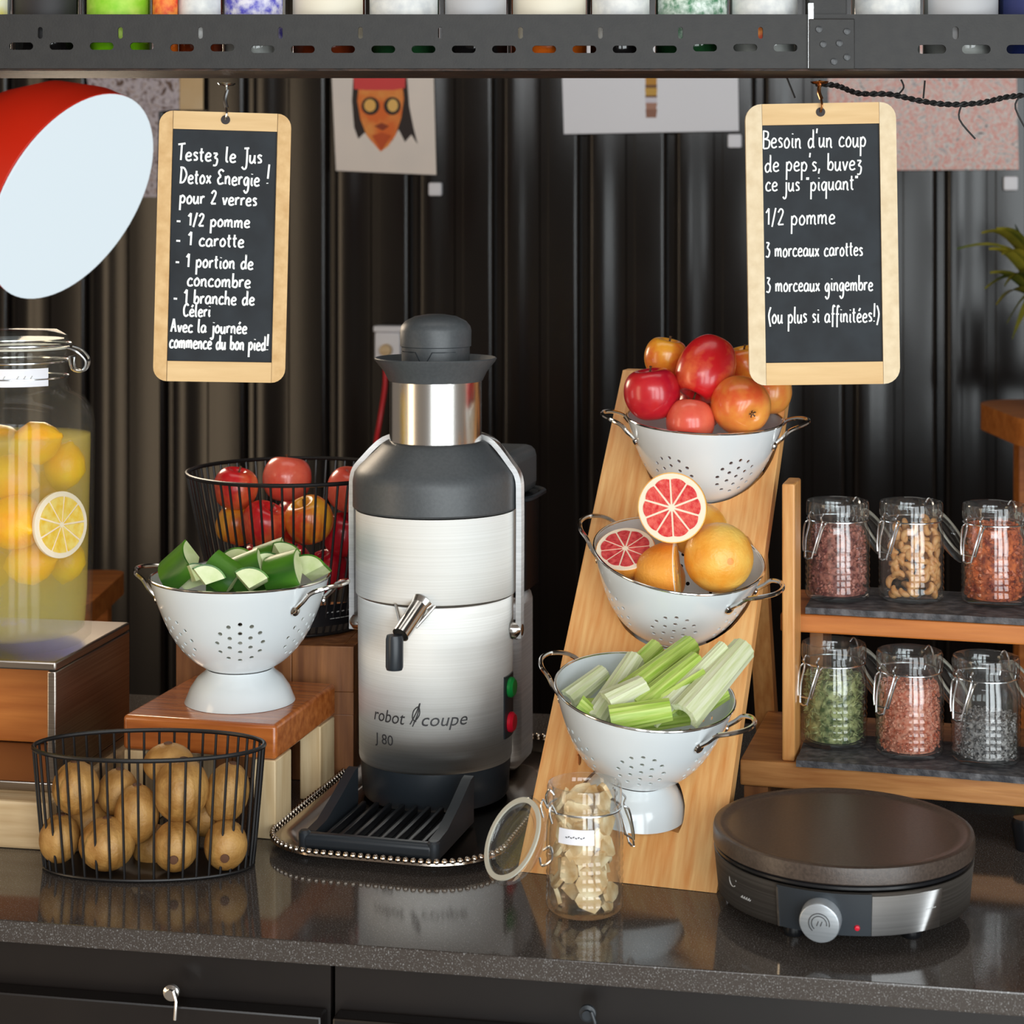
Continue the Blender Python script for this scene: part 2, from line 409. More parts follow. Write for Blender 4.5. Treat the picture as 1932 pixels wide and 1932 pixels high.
# ------------------------------------------------------------------ counter
FRONT = 1.534; BACK = 2.30
wt = MB().box(-1.5, 1.5, FRONT, BACK, H - 0.019, H, 0.0015, 2)
single('worktop', wt, MT['stone'], 'long dark speckled stone worktop carrying the juicer, baskets and crepe maker', 'worktop')
for k, (x0, x1) in enumerate(((-1.45, -0.452), (-0.448, 0.148), (0.152, 1.45))):
    t = thing('base_cabinet', ['black base cabinet with a small chrome catch under the kiwi basket',
                               'black base cabinet with a dark catch under the ginger jar',
                               'black base cabinet with a steel edge strip under the crepe maker'][k], 'cabinet', Matrix.Translation((0, 0, 0)), 'base cabinets under the worktop')
    obj('body', MB().box(x0, x1, FRONT + 0.05, BACK - 0.02, 0.08, H - 0.0195), MT['cab'], t)
    obj('door', MB().box(x0 + 0.003, x1 - 0.003, FRONT + 0.03, FRONT + 0.0495, 0.1, H - 0.075, 0.002), MT['cab'], t)
    obj('plinth', MB().box(x0, x1, FRONT + 0.09, BACK - 0.02, 0.0, 0.0795), MT['cab'], t)
    if k < 2:
        px, py = ((288, 1912), (1108, 1914))[k]
        c = P(px, py, 1.60 if k == 0 else 1.575); c.y = FRONT + 0.03
        cm = MB().lathe([(0, 0), (0.007, 0), (0.007, 0.003), (0.004, 0.004), (0.004, 0.007), (0, 0.007)], 20, zto(c, (0, -1, 0)))
        cm.tube([c + Vector((0.004, -0.008, 0.004)), c + Vector((0.007, -0.009, -0.004)), c + Vector((0.006, -0.009, -0.02))], 0.0016, 8)
        obj('catch', cm, MT['chrome'] if k == 0 else MT['plastic_dark'], t)
    else:
        a = P(1190, 1905, 1.545)
        obj('edge_strip', MB().box(x0 + 0.01, x0 + 0.1, FRONT + 0.018, FRONT + 0.0295, a.z - 0.02, a.z), MT['riser'], t)

# ------------------------------------------------------------------ overhead shelf of slotted steel angle
SD = 1.78
def shelf_pt(px, py): return P(px, py, SD)
LB = shelf_pt(966, 129).z; LT = shelf_pt(966, 27).z
SRX = RT.copy(); SRY = FW.copy()
def shelf_m(px): return axes(A(px, SD, LB), SRX, SRY, UP)
PXM = SD / FPX
def lip(px0, px1, slots, drops, extra=()):
    base = (px0 + px1) / 2
    w_ = (px1 - px0) * PXM
    m1 = MB().box(-w_ / 2, w_ / 2, 0, 0.0025, 0, LT - LB).mesh('lip', MT['steel_dark'])
    cut = MB()
    rot = Matrix.Rotation(PI / 2, 4, 'X')
    for px, py, ww, hh in list(slots) + list(drops) + list(extra):
        x = (px - base) * PXM; z = (129 - py) * PXM; r = min(ww, hh) / 2 * PXM * 0.98
        poly = rrect(ww * PXM, hh * PXM, r, 5)
        cut.prism(poly, -0.01, 0.01, Matrix.Translation((x, 0, z)) @ rot)
    return boolean(m1, cut.mesh('cut', MT['steel_dark'], 0), 'lip')
sl = [(40 + 75.9 * i, 84 + (3 if i > 3 else 0) + (6 if 5 < i < 17 else 3), 45, 14) for i in range(-7, 20)]
dr = [(76 + 151 * i, 62, 9, 22) for i in range(-4, 10)]
t = thing('overhead_shelf', 'dark slotted steel angle shelf carrying the bottles above the counter', 'shelf', shelf_m(0))
base = shelf_m(0)
def put(name, me, mat, px, smooth=40): return obj(name, me, mat, t, base.inverted() @ shelf_m(px), smooth)
put('slotted_lip', lip(-500, 1524, sl, dr), None, (-500 + 1524) / 2)
put('slotted_lip', lip(1534, 2500, [(1758 + 84 * i, 93, 54, 17) for i in range(0, 8)], [(1803 + 168 * i, 62, 11, 24) for i in range(0, 4)]), None, (1534 + 2500) / 2)
put('corner_strip', MB().box(-0.0024, 0.0024, -0.003, 0.0, 0, LT - LB + 0.01), MT['wire_zinc'], 1529)
deck = MB().box(-1466 * PXM + 0, 1500 * PXM, 0.0035, 0.095, -0.002, 0.006)
put('deck_board', deck, MT['deckwood'], 966)
bk = MB()
bk.box(-0.0215, 0.0215, -0.004, -0.0002, -0.001, 0.046, 0.001)
put('corner_bracket', bk, MT['steel_dark'], 1568)
for dx, dz in ((-0.012, 0.036), (0.014, 0.034), (-0.008, 0.022), (0.007, 0.023), (0.014, 0.010), (0.002, 0.006)):
    put('bolt', MB().lathe([(0, 0), (0.003, 0), (0.003, 0.0015), (0, 0.002)], 12, Matrix.Translation((dx, -0.004, dz)) @ Matrix.Rotation(PI / 2, 4, 'X')), MT['plastic_black'], 1568)
put('upright', MB().box(-0.017, 0.017, 0.004, 0.007, 0.0065, 2.9 - LB).box(-0.017, -0.014, 0.007, 0.03, 0.0065, 2.9 - LB), MT['steel_dark'], 1563)
put('upright', MB().box(-0.017, 0.017, 0.004, 0.007, 0.0065, 2.9 - LB).box(-0.017, -0.014, 0.007, 0.03, 0.0065, 2.9 - LB), MT['steel_dark'], -300)

# bottles standing on the shelf
def bottle(px0, px1, glass, label_c, label, z_lab=0.025, shape='round', accent=None):
    r = (px1 - px0) / 2 * (SD + 0.045) / FPX
    d = SD + 0.012 + r + 0.001
    c = A((px0 + px1) / 2, d, LB + 0.0062)
    t = thing('bottle', label, 'bottle', axes(c, RT, FW, UP), 'bottles on the overhead shelf')
    hh = 0.26
    obj('glass_body', MB().lathe([(0, 0), (r * .92, 0), (r, 0.004), (r, hh * .62), (r * .9, hh * .68), (r * .4, hh * .76), (r * .36, hh * .95), (r * .42, hh * .955), (r * .42, hh), (0, hh)], 32), glass, t)
    lr = r + 0.0006
    obj('paper_label', MB().lathe([(lr, z_lab), (lr + 0.0003, z_lab), (lr + 0.0003, 0.15), (lr, 0.15), (lr, z_lab)], 40, None, -PI * 0.88, -PI * 0.12), label_c, t)
    if accent:
        obj('label_band', MB().lathe([(lr + .0005, z_lab + .001), (lr + 0.001, z_lab + .001), (lr + 0.001, z_lab + .02), (lr + .0005, z_lab + .02), (lr + .0005, z_lab + .001)], 40, None, -PI * 0.80, -PI * 0.25), accent, t)
    obj('cap', MB().lathe([(0, hh + .0005), (r * .44, hh + .0005), (r * .44, hh + .02), (0, hh + .02)], 24), MT['plastic_black'], t)
def BG(n, c): return M(n, c, rough=0.08, coat=0.3)
g_dark = BG('dark_bottle_glass', (24, 22, 22)); g_amber = BG('amber_bottle_glass', (96, 36, 14)); g_green = BG('green_bottle_glass', (26, 62, 34))
g_lime = BG('lime_bottle', (110, 176, 22)); g_clear = BG('clear_bottle', (150, 152, 148)); g_or = BG('orange_bottle', (196, 92, 24)); g_navy = BG('navy_bottle', (30, 40, 84))
def LBm(n, c, c2=None, s=60): return M(n, c, c2 or c, scale=s, rough=0.6)
l_white = LBm('white_label', (232, 232, 228), (206, 208, 208), 90); l_cream = LBm('cream_label', (232, 224, 204)); l_lime = LBm('lime_label', (138, 206, 36), (196, 230, 96), 50)
l_blue = LBm('white_blue_label', (226, 224, 236), (84, 80, 190), 130); l_gp = LBm('green_pattern_label', (224, 236, 226), (70, 130, 92), 140); l_red = LBm('red_label', (222, 50, 34), (250, 150, 60), 120)
l_yel = LBm('yellow_label', (240, 226, 90), (240, 240, 220), 40); l_gr = LBm('grey_label', (186, 186, 188)); l_navy = LBm('navy_label', (34, 44, 96))
for a in ((-90, 22, g_clear, l_yel, 'bottle with a yellow and white label at the left end of the shelf', 0.022),
          (30, 152, g_dark, LBm('black_label', (40, 38, 40)), 'dark bottle without a pale label beside the lime green one', 0.022),
          (166, 286, g_lime, l_lime, 'lime green bottle with a bright green label', 0.020),
          (290, 336, g_or, l_red, 'narrow orange bottle beside the lime green one', 0.022),
          (338, 420, g_amber, l_white, 'amber bottle with a plain white label beside the narrow orange bottle', 0.022),
          (424, 538, g_clear, l_blue, 'clear bottle with a white and violet blue label', 0.022),
          (552, 690, g_amber, l_cream, 'amber bottle with a wide cream label above the face print', 0.024),
          (696, 830, g_green, l_white, 'green bottle with a white oval label', 0.024),
          (838, 958, g_dark, l_gr, 'dark bottle with a pale grey label above the juicer', 0.024),
          (964, 1108, g_or, l_cream, 'yellow edged bottle with a broad cream label', 0.022),
          (1114, 1226, g_dark, l_white, 'dark bottle with a finely printed white label', 0.022),
          (1236, 1372, g_green, l_gp, 'bottle with a white and green patterned label', 0.022),
          (1376, 1504, g_clear, l_white, 'clear bottle with a red band across its white label', 0.020, 'round', l_red),
          (1606, 1734, g_clear, l_white, 'bottle with a white label just past the shelf corner bracket', 0.020),
          (1742, 1880, g_clear, l_gr, 'bottle with a pale grey label near the shelf end', 0.020),
          (1884, 2010, g_navy, l_navy, 'navy blue bottle at the right end of the shelf', 0.020)):
    bottle(*a)

# ------------------------------------------------------------------ chalk handwriting: a small single-stroke alphabet
GL = {
 'a': (.95, [[(.75,.85),(.4,1),(.08,.6),(.15,.1),(.5,.05),(.75,.5),(.75,.9),(.76,.25),(.95,.0)]]),
 'b': (.85, [[(.1,1.9),(.1,.1),(.14,.5),(.45,.95),(.75,.6),(.6,.05),(.12,.1)]]),
 'c': (.78, [[(.7,.8),(.4,1),(.08,.6),(.15,.1),(.5,0),(.78,.15)]]),
 'd': (.95, [[(.7,.75),(.4,.95),(.08,.55),(.2,.03),(.5,.05),(.72,.5),(.75,1.9),(.75,.3),(.92,0)]]),
 'e': (.85, [[(.08,.5),(.6,.55),(.7,.8),(.4,1),(.1,.65),(.15,.15),(.45,0),(.82,.15)]]),
 '\u00e9': (.85, [[(.08,.5),(.6,.55),(.7,.8),(.4,1),(.1,.65),(.15,.15),(.45,0),(.82,.15)],[(.35,1.3),(.6,1.65)]]),
 'f': (.62, [[(.65,1.75),(.45,1.95),(.3,1.5),(.28,-.6)],[(.05,.95),(.6,.95)]]),
 'g': (.88, [[(.7,.85),(.4,1),(.08,.6),(.2,.1),(.5,.1),(.72,.9),(.72,-.5),(.4,-.95),(.1,-.6)]]),
 'h': (.85, [[(.1,1.9),(.1,0)],[(.1,.6),(.4,.98),(.64,.75),(.66,.1),(.82,0)]]),
 'i': (.42, [[(.2,1),(.18,.2),(.38,0)],[(.2,1.4),(.22,1.5)]]),
 'j': (.5, [[(.35,1),(.35,-.6),(.1,-.95),(-.1,-.7)],[(.36,1.4),(.38,1.5)]]),
 'l': (.42, [[(.15,1.9),(.13,.2),(.38,0)]]),
 'm': (1.3, [[(.08,1),(.1,0)],[(.1,.6),(.35,.98),(.55,.8),(.57,0)],[(.57,.6),(.85,.98),(1.05,.8),(1.07,.1),(1.25,0)]]),
 'n': (.88, [[(.08,1),(.1,0)],[(.1,.6),(.4,.98),(.64,.75),(.66,.1),(.85,0)]]),
 'o': (.85, [[(.4,1),(.1,.65),(.18,.08),(.55,.05),(.75,.55),(.48,1),(.35,.98)]]),
 'p': (.88, [[(.1,1),(.1,-1)],[(.1,.6),(.4,1),(.75,.6),(.55,.05),(.12,.15)]]),
 'q': (.9, [[(.7,.85),(.4,1),(.08,.6),(.2,.1),(.5,.1),(.72,.9)],[(.74,1),(.74,-1)]]),
 'r': (.66, [[(.1,1),(.12,0)],[(.12,.6),(.35,.95),(.62,.88)]]),
 's': (.68, [[(.6,.85),(.3,1),(.12,.75),(.5,.4),(.5,.1),(.1,.05)]]),
 't': (.62, [[(.25,1.6),(.25,.2),(.52,0)],[(.0,1.05),(.55,1.1)]]),
 'u': (.88, [[(.08,1),(.1,.2),(.35,0),(.62,.4),(.68,1)],[(.68,1),(.7,.15),(.88,0)]]),
 'v': (.75, [[(.05,1),(.33,0)],[(.33,0),(.68,1)]]),
 'x': (.78, [[(.05,1),(.68,0)],[(.65,1),(.05,0)]]),
 'z': (.78, [[(.08,1),(.6,1)],[(.6,1),(.25,.45)],[(.25,.45),(.62,.25),(.5,-.45),(.1,-.5)]]),
 'T': (.9, [[(0,1.95),(.95,2.1)],[(.48,2.0),(.45,0)]]),
 'D': (1.1, [[(.2,1.9),(.15,0)],[(0,1.9),(.6,1.8),(1.0,1.0),(.6,.1),(0,0)]]),
 'E': (1.0, [[(.9,1.6),(.5,1.85),(.15,1.5),(.5,1.0)],[(.5,1.0),(.08,.6),(.3,.05),(.95,.2)]]),
 'A': (1.0, [[(.0,0),(.4,1.9)],[(.4,1.9),(.85,0)],[(.15,.7),(.75,.7)]]),
 'C': (.95, [[(.85,1.5),(.5,1.8),(.1,1.2),(.15,.3),(.5,0),(.9,.25)]]),
 'B': (1.0, [[(.1,1.9),(.1,0)],[(.1,1.85),(.7,1.7),(.65,1.15),(.2,1.0)],[(.2,1.0),(.9,.8),(.8,.1),(.1,0)]]),
 'J': (.7, [[(.1,1.8),(.75,1.85)],[(.5,1.8),(.5,-.4),(.2,-.8),(-.1,-.5)]]),
 '1': (.65, [[(.05,1.3),(.4,1.8)],[(.4,1.8),(.4,0)]]),
 '2': (.85, [[(.08,1.4),(.4,1.8),(.7,1.4),(.1,.05)],[(.1,.05),(.8,.08)]]),
 '3': (.8, [[(.1,1.8),(.65,1.75)],[(.65,1.75),(.3,1.15)],[(.3,1.15),(.72,.7),(.5,.0),(.05,.1)]]),
 '-': (.8, [[(.1,.6),(.65,.58)]]),
 '/': (.6, [[(.05,-.2),(.5,1.9)]]),
 '!': (.45, [[(.25,2.2),(.2,.6)],[(.18,.15),(.19,.05)]]),
 "'": (.3, [[(.18,2.0),(.12,1.5)]]),
 '"': (.5, [[(.12,1.6),(.1,1.3)],[(.32,1.6),(.3,1.3)]]),
 ',': (.35, [[(.18,.2),(.08,-.35)]]),
 '(': (.5, [[(.42,1.9),(.1,.9),(.4,-.4)]]),
 ')': (.5, [[(.08,1.9),(.42,.9),(.1,-.4)]]),
 ' ': (.62, []),
}
def write(mb, text, x0, x1, y, xh, slope, r, jit):
    tot = sum(GL[c][0] + .14 for c in text); sx = (x1 - x0) / tot
    cx = 0
    for c in text:
        wd, strokes = GL[c]
        jy = random.uniform(-1, 1) * jit
        for s in strokes:
            pts = [((x0 + (cx + p[0] + .12 * p[1] * .3) * sx), (y + p[1] * xh + jy * xh + slope * (cx * sx)), 0) for p in s]
            q = catmull(pts, 4) if len(pts) > 2 else [Vector(p) for p in pts]
            mb.tube(q, r, 6)
        cx += wd + .14
def chalkboard(label, m, W_, H_, fl, ft, fb, matside, mattop, lines, kx, slope, chalk_r, hook_mat, rr):
    """m: centre of the board, local x right, y up, z towards the viewer"""
    t = thing('chalkboard', label, 'chalkboard', m)
    th = 0.0045
    x0, x1, y0, y1 = -W_ / 2 + fl, W_ / 2 - fl, -H_ / 2 + fb, H_ / 2 - ft
    obj('slate_panel', MB().box(x0 - .002, x1 + .002, y0 - .002, y1 + .002, -th * .4, th * .35), MT['board'], t)
    # frame: two stiles with rounded outer corners and two rails
    for s in (-1, 1):
        arc = [(s * (W_ / 2 - fl), -H_ / 2)]
        for k in range(7):
            a = -PI / 2 + k * PI / 12; arc.append((s * (W_ / 2 - rr + rr * math.cos(a)), -H_ / 2 + rr + rr * math.sin(a)))
        for k in range(7):
            a = k * PI / 12; arc.append((s * (W_ / 2 - rr + rr * math.cos(a)), H_ / 2 - rr + rr * math.sin(a)))
        arc.append((s * (W_ / 2 - fl), H_ / 2))
        obj('frame_stile', MB().prism(arc, -th, th), matside, t)
    obj('frame_rail', MB().box(x0 + .0003, x1 - .0003, y1, H_ / 2, -th, th * .96), mattop, t)
    obj('frame_rail', MB().box(x0 + .0003, x1 - .0003, -H_ / 2, y0, -th, th * .96), mattop, t)
    g = MB()
    obj('hanging_hole', MB().lathe([(0, 0), (.0045, 0), (.0045, .0004), (0, .0004)], 16, Matrix.Translation((0, H_ / 2 - ft * .42, th))), MT['ink'], t)
    tx = MB()
    for ln in lines:
        txt, a, b, y, xh = ln
        write(tx, txt, a, b, y, xh, slope, chalk_r, 0.05)
    for v in tx.v: v.z = v.z * 0.25 + th * .35 + .0004
    obj('chalk_writing', tx, MT['chalk'], t)
    hk = MB()
    hp = [(0, H_ / 2 - ft * .42, th + .001), (0.001, H_ / 2 - ft * .1, th + .004), (0.0, H_ / 2 + .010, th * .5), (0, H_ / 2 + kx - .001, 0)]
    hk.tube(catmull(hp, 6), .0011, 8); hk.tube(catmull([(0.001, H_ / 2 + .004, th), (-.001, H_ / 2 + .012, 0.002), (0.001, H_ / 2 + .022, 0)], 4), .0019, 8)
    hk.lathe([(0, 0), (.009, 0), (.007, -.002), (0, -.003)], 16, Matrix.Translation((0, H_ / 2 + kx - .0005, 0)) @ Matrix.Rotation(-PI / 2, 4, 'X'))
    obj('hook', hk, hook_mat, t)
def board_m(px, py, d, yaw, roll):
    r = Matrix.Rotation(yaw, 3, 'Z')
    ex = r @ RT; ez = r @ (-FW); ey = UP.copy()
    q = Matrix.Rotation(roll, 3, ez)
    return axes(P(px, py, d), q @ ex, q @ ey, ez)
DB = 1.86; kb = DB / FPX
def conv(lines, cx, cy): return [(s, (a - cx) * kb, (b - cx) * kb, (cy - y) * kb, xh * kb) for s, a, b, y, xh in lines]
left_lines = conv([('Testez le Jus', 332, 492, 304, 15), ('Detox Energie', 337, 488, 347, 15), ('!', 497, 509, 345, 17), ('pour 2 verres', 338, 484, 385, 14),
    ('- 1/2 pomme', 332, 472, 427, 13), ('- 1 carotte', 332, 462, 464, 14), ('- 1 portion de', 332, 480, 505, 14), ('concombre', 356, 476, 540, 14),
    ('- 1 branche de', 330, 484, 573, 14), ('C\u00e9leri', 350, 402, 597, 13), ('Avec la journ\u00e9e', 328, 471, 627, 13), ('commence du bon pied!', 326, 512, 657, 14)], 420, 466)
chalkboard('wood framed chalkboard with the longer recipe, hanging between the lamp and the face print', board_m(420, 466, DB, math.radians(6), math.radians(-1.4)),
           246 * kb, 508 * kb, 25 * kb, 34 * kb, 38 * kb, MT['wood_frame'], MT['wood_frame_x'], left_lines, 56 * kb, -0.012, .0011, MT['wire_zinc'], 26 * kb)
right_lines = conv([("Besoin d'un coup", 1442, 1638, 278, 18), ("de pep's, buvez", 1445, 1630, 322, 17), ('ce jus "piquant"', 1446, 1622, 359, 16),
    ('1/2 pomme', 1445, 1578, 423, 17), ('3 morceaux carottes', 1444, 1628, 483, 15), ('3 morceaux gingembre', 1444, 1646, 549, 15),
    ('(ou plus si affinit\u00e9es!)', 1447, 1657, 608, 16)], 1551, 460)
chalkboard('pale wood framed chalkboard with the shorter recipe, hanging in front of the apples', board_m(1551, 460, DB, math.radians(-2), math.radians(0.9)),
           282 * kb, 530 * kb, 31 * kb, 40 * kb, 42 * kb, MT['wood_frame_pale'], MT['wood_frame_x'], right_lines, 42 * kb, 0.0, .0009, MT['brass'], 30 * kb)

# twisted black cord drooping under the shelf
pts = [P(x, y, 1.9) for x, y in ((1540, 158), (1580, 162), (1620, 176), (1680, 178), (1735, 190), (1790, 197), (1850, 194), (1900, 183), (1960, 176), (2080, 150))]
pc = catmull(pts, 14); cord = MB()
for ph in (0, PI):
    cord.tube([p + RT * 0 + UP * (.0016 * math.cos(i * .9 + ph)) + FW * (.0016 * math.sin(i * .9 + ph)) for i, p in enumerate(pc)], .0016, 6)
for tw in (((1700, 150), (1705, 165), (1695, 178)), ((1745, 152), (1742, 186)), ((1815, 196), (1810, 225), (1840, 262)), ((1924, 182), (1916, 205), (1945, 260)), ((1500, 185), (1490, 160), (1484, 145))):
    cord.tube(catmull([P(x, y, 1.9) for x, y in tw], 4), .0009, 6)
single('twisted_cord', cord, MT['black_cloth'], 'twisted black wire cord drooping under the shelf beside the right chalkboard', 'cord')

# ------------------------------------------------------------------ things on the back wall
def poly_wall(px_poly, off, th):
    front = [WP(x, y, off) for x, y in px_poly]; back = [p + Vector((0, th, 0)) for p in front]
    n_ = len(front)
    return MB().add(front + back, [tuple(range(n_)), tuple(range(2 * n_ - 1, n_ - 1, -1))] + [(i, n_ + i, n_ + (i + 1) % n_, (i + 1) % n_) for i in range(n_)])
OFF = 0.013
t = thing('face_print', 'cream print of an orange face with round glasses and a red cap', 'picture', Matrix.Translation((0, 0, 0)))
obj('card', poly_wall([(622, 60), (816, 66), (823, 330), (634, 322)], OFF, .004), MT['paper_cream'], t)
def ell(cx, cy, rx, ry, n_=20): return [(cx + rx * math.cos(2 * PI * k / n_), cy + ry * math.sin(2 * PI * k / n_)) for k in range(n_)]
pr = [('printed_hair', [(668, 120), (664, 190), (668, 240), (676, 262), (688, 250), (700, 266), (740, 266), (752, 244), (764, 268), (776, 254), (788, 272), (780, 240), (772, 200), (766, 120)], MT['ink']),
      ('printed_face', [(678, 150), (674, 190), (680, 225), (692, 256), (706, 272), (718, 286), (732, 276), (746, 256), (757, 222), (762, 186), (758, 150)], M('orange_ink', (236, 112, 40), (250, 170, 84), scale=22, rough=0.6)),
      ('printed_cap', [(664, 90), (668, 168), (690, 170), (742, 170), (764, 166), (768, 90)], M('red_ink', (226, 70, 70), rough=0.6)),
      ('printed_glasses', ell(699, 200, 17, 17), MT['ink']), ('printed_glasses', ell(740, 200, 16, 17), MT['ink']),
      ('printed_lens', ell(698, 199, 11, 12), M('amber_ink', (246, 190, 100), rough=0.6)), ('printed_lens', ell(741, 199, 10, 12), M('amber_ink_b', (246, 196, 110), rough=0.6)),
      ('printed_mouth', [(706, 238), (720, 232), (734, 238), (722, 246)], M('brown_ink', (150, 58, 26), rough=0.6)),
      ('printed_beard', [(702, 256), (720, 250), (738, 256), (720, 284)], M('rust_ink', (206, 84, 28), rough=0.6))]
for i, (nm, poly, mt) in enumerate(pr):
    obj(nm, poly_wall(poly, OFF + .0004 + .0004 * i, .0003), mt, t, smooth=0)
t = thing('tower_print', 'wide white print with a small banded tower in its middle', 'picture', Matrix.Translation((0, 0, 0)))
obj('card', poly_wall([(1058, 60), (1391, 60), (1394, 247), (1064, 253)], OFF, .004), MT['paper'], t)
for i, (y0, y1, c) in enumerate(((100, 160, (196, 140, 50)), (160, 166, (120, 80, 50)), (166, 180, (206, 160, 70)), (180, 184, (120, 80, 50)), (184, 194, (220, 215, 225)), (194, 206, (176, 130, 110)), (206, 222, (150, 104, 84)))):
    obj('printed_tower', poly_wall([(1217 + (i > 4), y0), (1240, y0), (1239 - (i > 4), y1), (1218 + (i > 4), y1)], OFF + .0006, .0003), M('tower_ink', c, rough=0.6), t, smooth=0)
def scribble(name, base_c, cols, scale):
    m, nt, b = new_mat(name); b.inputs['Roughness'].default_value = 0.6
    tc = nt.nodes.new('ShaderNodeTexCoord'); n1 = nt.nodes.new('ShaderNodeTexNoise'); n1.inputs['Scale'].default_value = scale; n1.inputs['Detail'].default_value = 4; n1.inputs['Distortion'].default_value = 3
    r = nt.nodes.new('ShaderNodeValToRGB'); r.color_ramp.interpolation = 'LINEAR'
    el = r.color_ramp.elements; el[0].position = 0.25; el[0].color = lin(cols[0]); el[1].position = 0.75; el[1].color = lin(cols[-1])
    for i, c in enumerate(cols[1:-1]):
        e = el.new(0.25 + 0.5 * (i + 1) / (len(cols) - 1)); e.color = lin(c)
    nt.links.new(tc.outputs['Object'], n1.inputs['Vector']); nt.links.new(n1.outputs['Fac'], r.inputs[0]); nt.links.new(r.outputs[0], b.inputs['Base Color'])
    return m
single('ink_drawing', poly_wall([(1560, 60), (1916, 60), (1922, 320), (1566, 322)], OFF, .004),
       scribble('scribbled_ink', None, [(70, 60, 64), (190, 180, 180), (232, 222, 216), (226, 150, 140), (234, 222, 214), (170, 160, 166), (236, 226, 216)], 34),
       'pale sheet covered in fine red and grey ink scribbles behind the right chalkboard', 'picture', smooth=0)
for lns in (([(1700, 154), (1716, 172)], [(1722, 150), (1728, 174)], [(1760, 152), (1764, 172)], [(1785, 148), (1782, 164)], [(1800, 148), (1797, 158)]),): pass
single('collage_print', poly_wall([(150, 60), (338, 60), (338, 206), (299, 210), (296, 372), (200, 372)], OFF, .004),
       scribble('collage_ink', None, [(70, 50, 44), (120, 96, 84), (196, 186, 196), (214, 206, 212), (150, 116, 96), (196, 180, 184)], 34),
       'grey and brown collage print partly hidden behind the lamp', 'picture', smooth=0)
single('cream_print', poly_wall([(339, 60), (383, 60), (383, 207), (339, 207)], OFF, .004), M('yellowed_card', (216, 180, 128), (226, 200, 160), scale=9, rough=0.6),
       'narrow yellowed card beside the collage print above the left chalkboard', 'picture', smooth=0)
for px, py, lb in ((821, 357, 'small white square hook tab under the face print'), (1386, 266, 'small white square hook tab under the tower print'), (1907, 346, 'small white square hook tab under the ink drawing')):
    c = WP(px, py, .0005 + OFF)
    single('hook_tab', MB().box(-.0145, .0145, -.004, .012, -.0145, .0145, .004, 2), MT['paper'], lb, 'hook', Matrix.Translation(c), 'white hook tabs on the back wall')
t = thing('wall_socket', 'white wall socket box with a red cable behind the juicer lid', 'socket', Matrix.Translation(WP(737, 652, .012)))
obj('box', MB().box(-.028, .028, -.03, .010, -.03, .030, .004), MT['paper'], t)
obj('cover', MB().box(-.030, .034, -.034, .008, .0305, .044, .003), MT['paper'], t)
obj('plug', MB().lathe([(0, 0), (.014, 0), (.012, .012), (0, .014)], 20, Matrix.Translation((-.002, -.030, -.008)) @ Matrix.Rotation(PI / 2, 4, 'X')), MT['wood_palex'], t)
cp = [WP(727, 690, .02) , WP(726, 730, .03), WP(717, 790, .05), WP(708, 850, .05), WP(706, 930, .03)]
single('red_cable', MB().tube(catmull(cp, 8), .0052, 8), MT['red_cable'], 'red cable hanging down the dark wall behind the juicer', 'cable')

# ------------------------------------------------------------------ lamp
LN = CV(0.816, -0.443, 0.371).normalized()
LC = P(139, 372, 2.6)
t = thing('pendant_lamp', 'large red lamp with a glowing white disc beside the left chalkboard', 'lamp', zto(LC, LN))
R_ = 0.155
obj('shade', MB().lathe([(R_ * .995, -.0012), (R_, -.002), (R_ * .985, -.03), (R_ * .86, -.09), (R_ * .62, -.145), (R_ * .40, -.175), (R_ * .22, -.19), (.03, -.205), (.03, -.24), (0, -.24), (0, -.235), (.026, -.235), (.026, -.2), (R_ * .36, -.17), (R_ * .6, -.14), (R_ * .84, -.088), (R_ * .965, -.03), (R_ * .985, -.003), (R_ * .995, -.0012)], 64), MT['red'], t)
obj('diffuser', MB().lathe([(0, 0), (R_ * .99, 0), (R_, .001), (R_ * .99, .003), (0, .004)], 72), MT['diffuser'], t)
pt = bpy.data.lights.new('lamp_bulb', 'AREA'); pt.shape = 'DISK'; pt.size = 0.27; pt.energy = 2.6; pt.color = (1.0, 0.80, 0.58)
po = bpy.data.objects.new('lamp_bulb', pt); COL.objects.link(po); po.parent = t
po.matrix_local = Matrix.Translation((0, 0, .006)) @ Matrix.Rotation(PI, 4, 'X')
tip = LC - LN * .24
lt_m = zto(LC, LN).inverted()
obj('cord', MB().tube([lt_m @ p for p in catmull([tip + LN * .005, tip - LN * .03 + UP * .02, Vector((tip.x - .03, tip.y + .01, 2.3)), Vector((tip.x - .03, tip.y + .01, 2.9))], 8)], .003, 8), MT['plastic_black'], t)

# ------------------------------------------------------------------ furniture between counter and wall
hx = A(1932 + 180, 3.3, 1.205)
t = thing('high_table', 'high round-cornered wooden table behind the jar stand', 'table', axes(Vector((hx.x, hx.y, 0)), RT, FW, UP))
zt = 1.52 - (790 - 420) / 3600 * 3.2 + .004
obj('tabletop', MB().prism(rrect(.42, .42, .10, 8), zt - .046, zt), MT['wood_orange'], t)
for sx, sy in ((-1, -1), (1, -1), (-1, 1), (1, 1)):
    obj('leg', MB().box(sx * .125 - .02, sx * .125 + .02, sy * .125 - .02, sy * .125 + .02, 0, zt - .0465), MT['wood_orange'], t)
pl = A(2010, 3.3, zt)
t = thing('potted_plant', 'arching green leaved potted plant at the edge by the ink drawing', 'plant', axes(pl, RT, FW, UP))
obj('pot', MB().lathe([(0, 0), (.05, 0), (.065, .12), (.068, .125), (.06, .125), (.055, .11), (0, .11)], 32), MT['pot'], t)
obj('stem', MB().tube(catmull([(0, 0, .11), (-.01, 0, .2), (-.03, 0, .26), (-.05, 0, .33)], 5), .006, 8), MT['stem'], t)
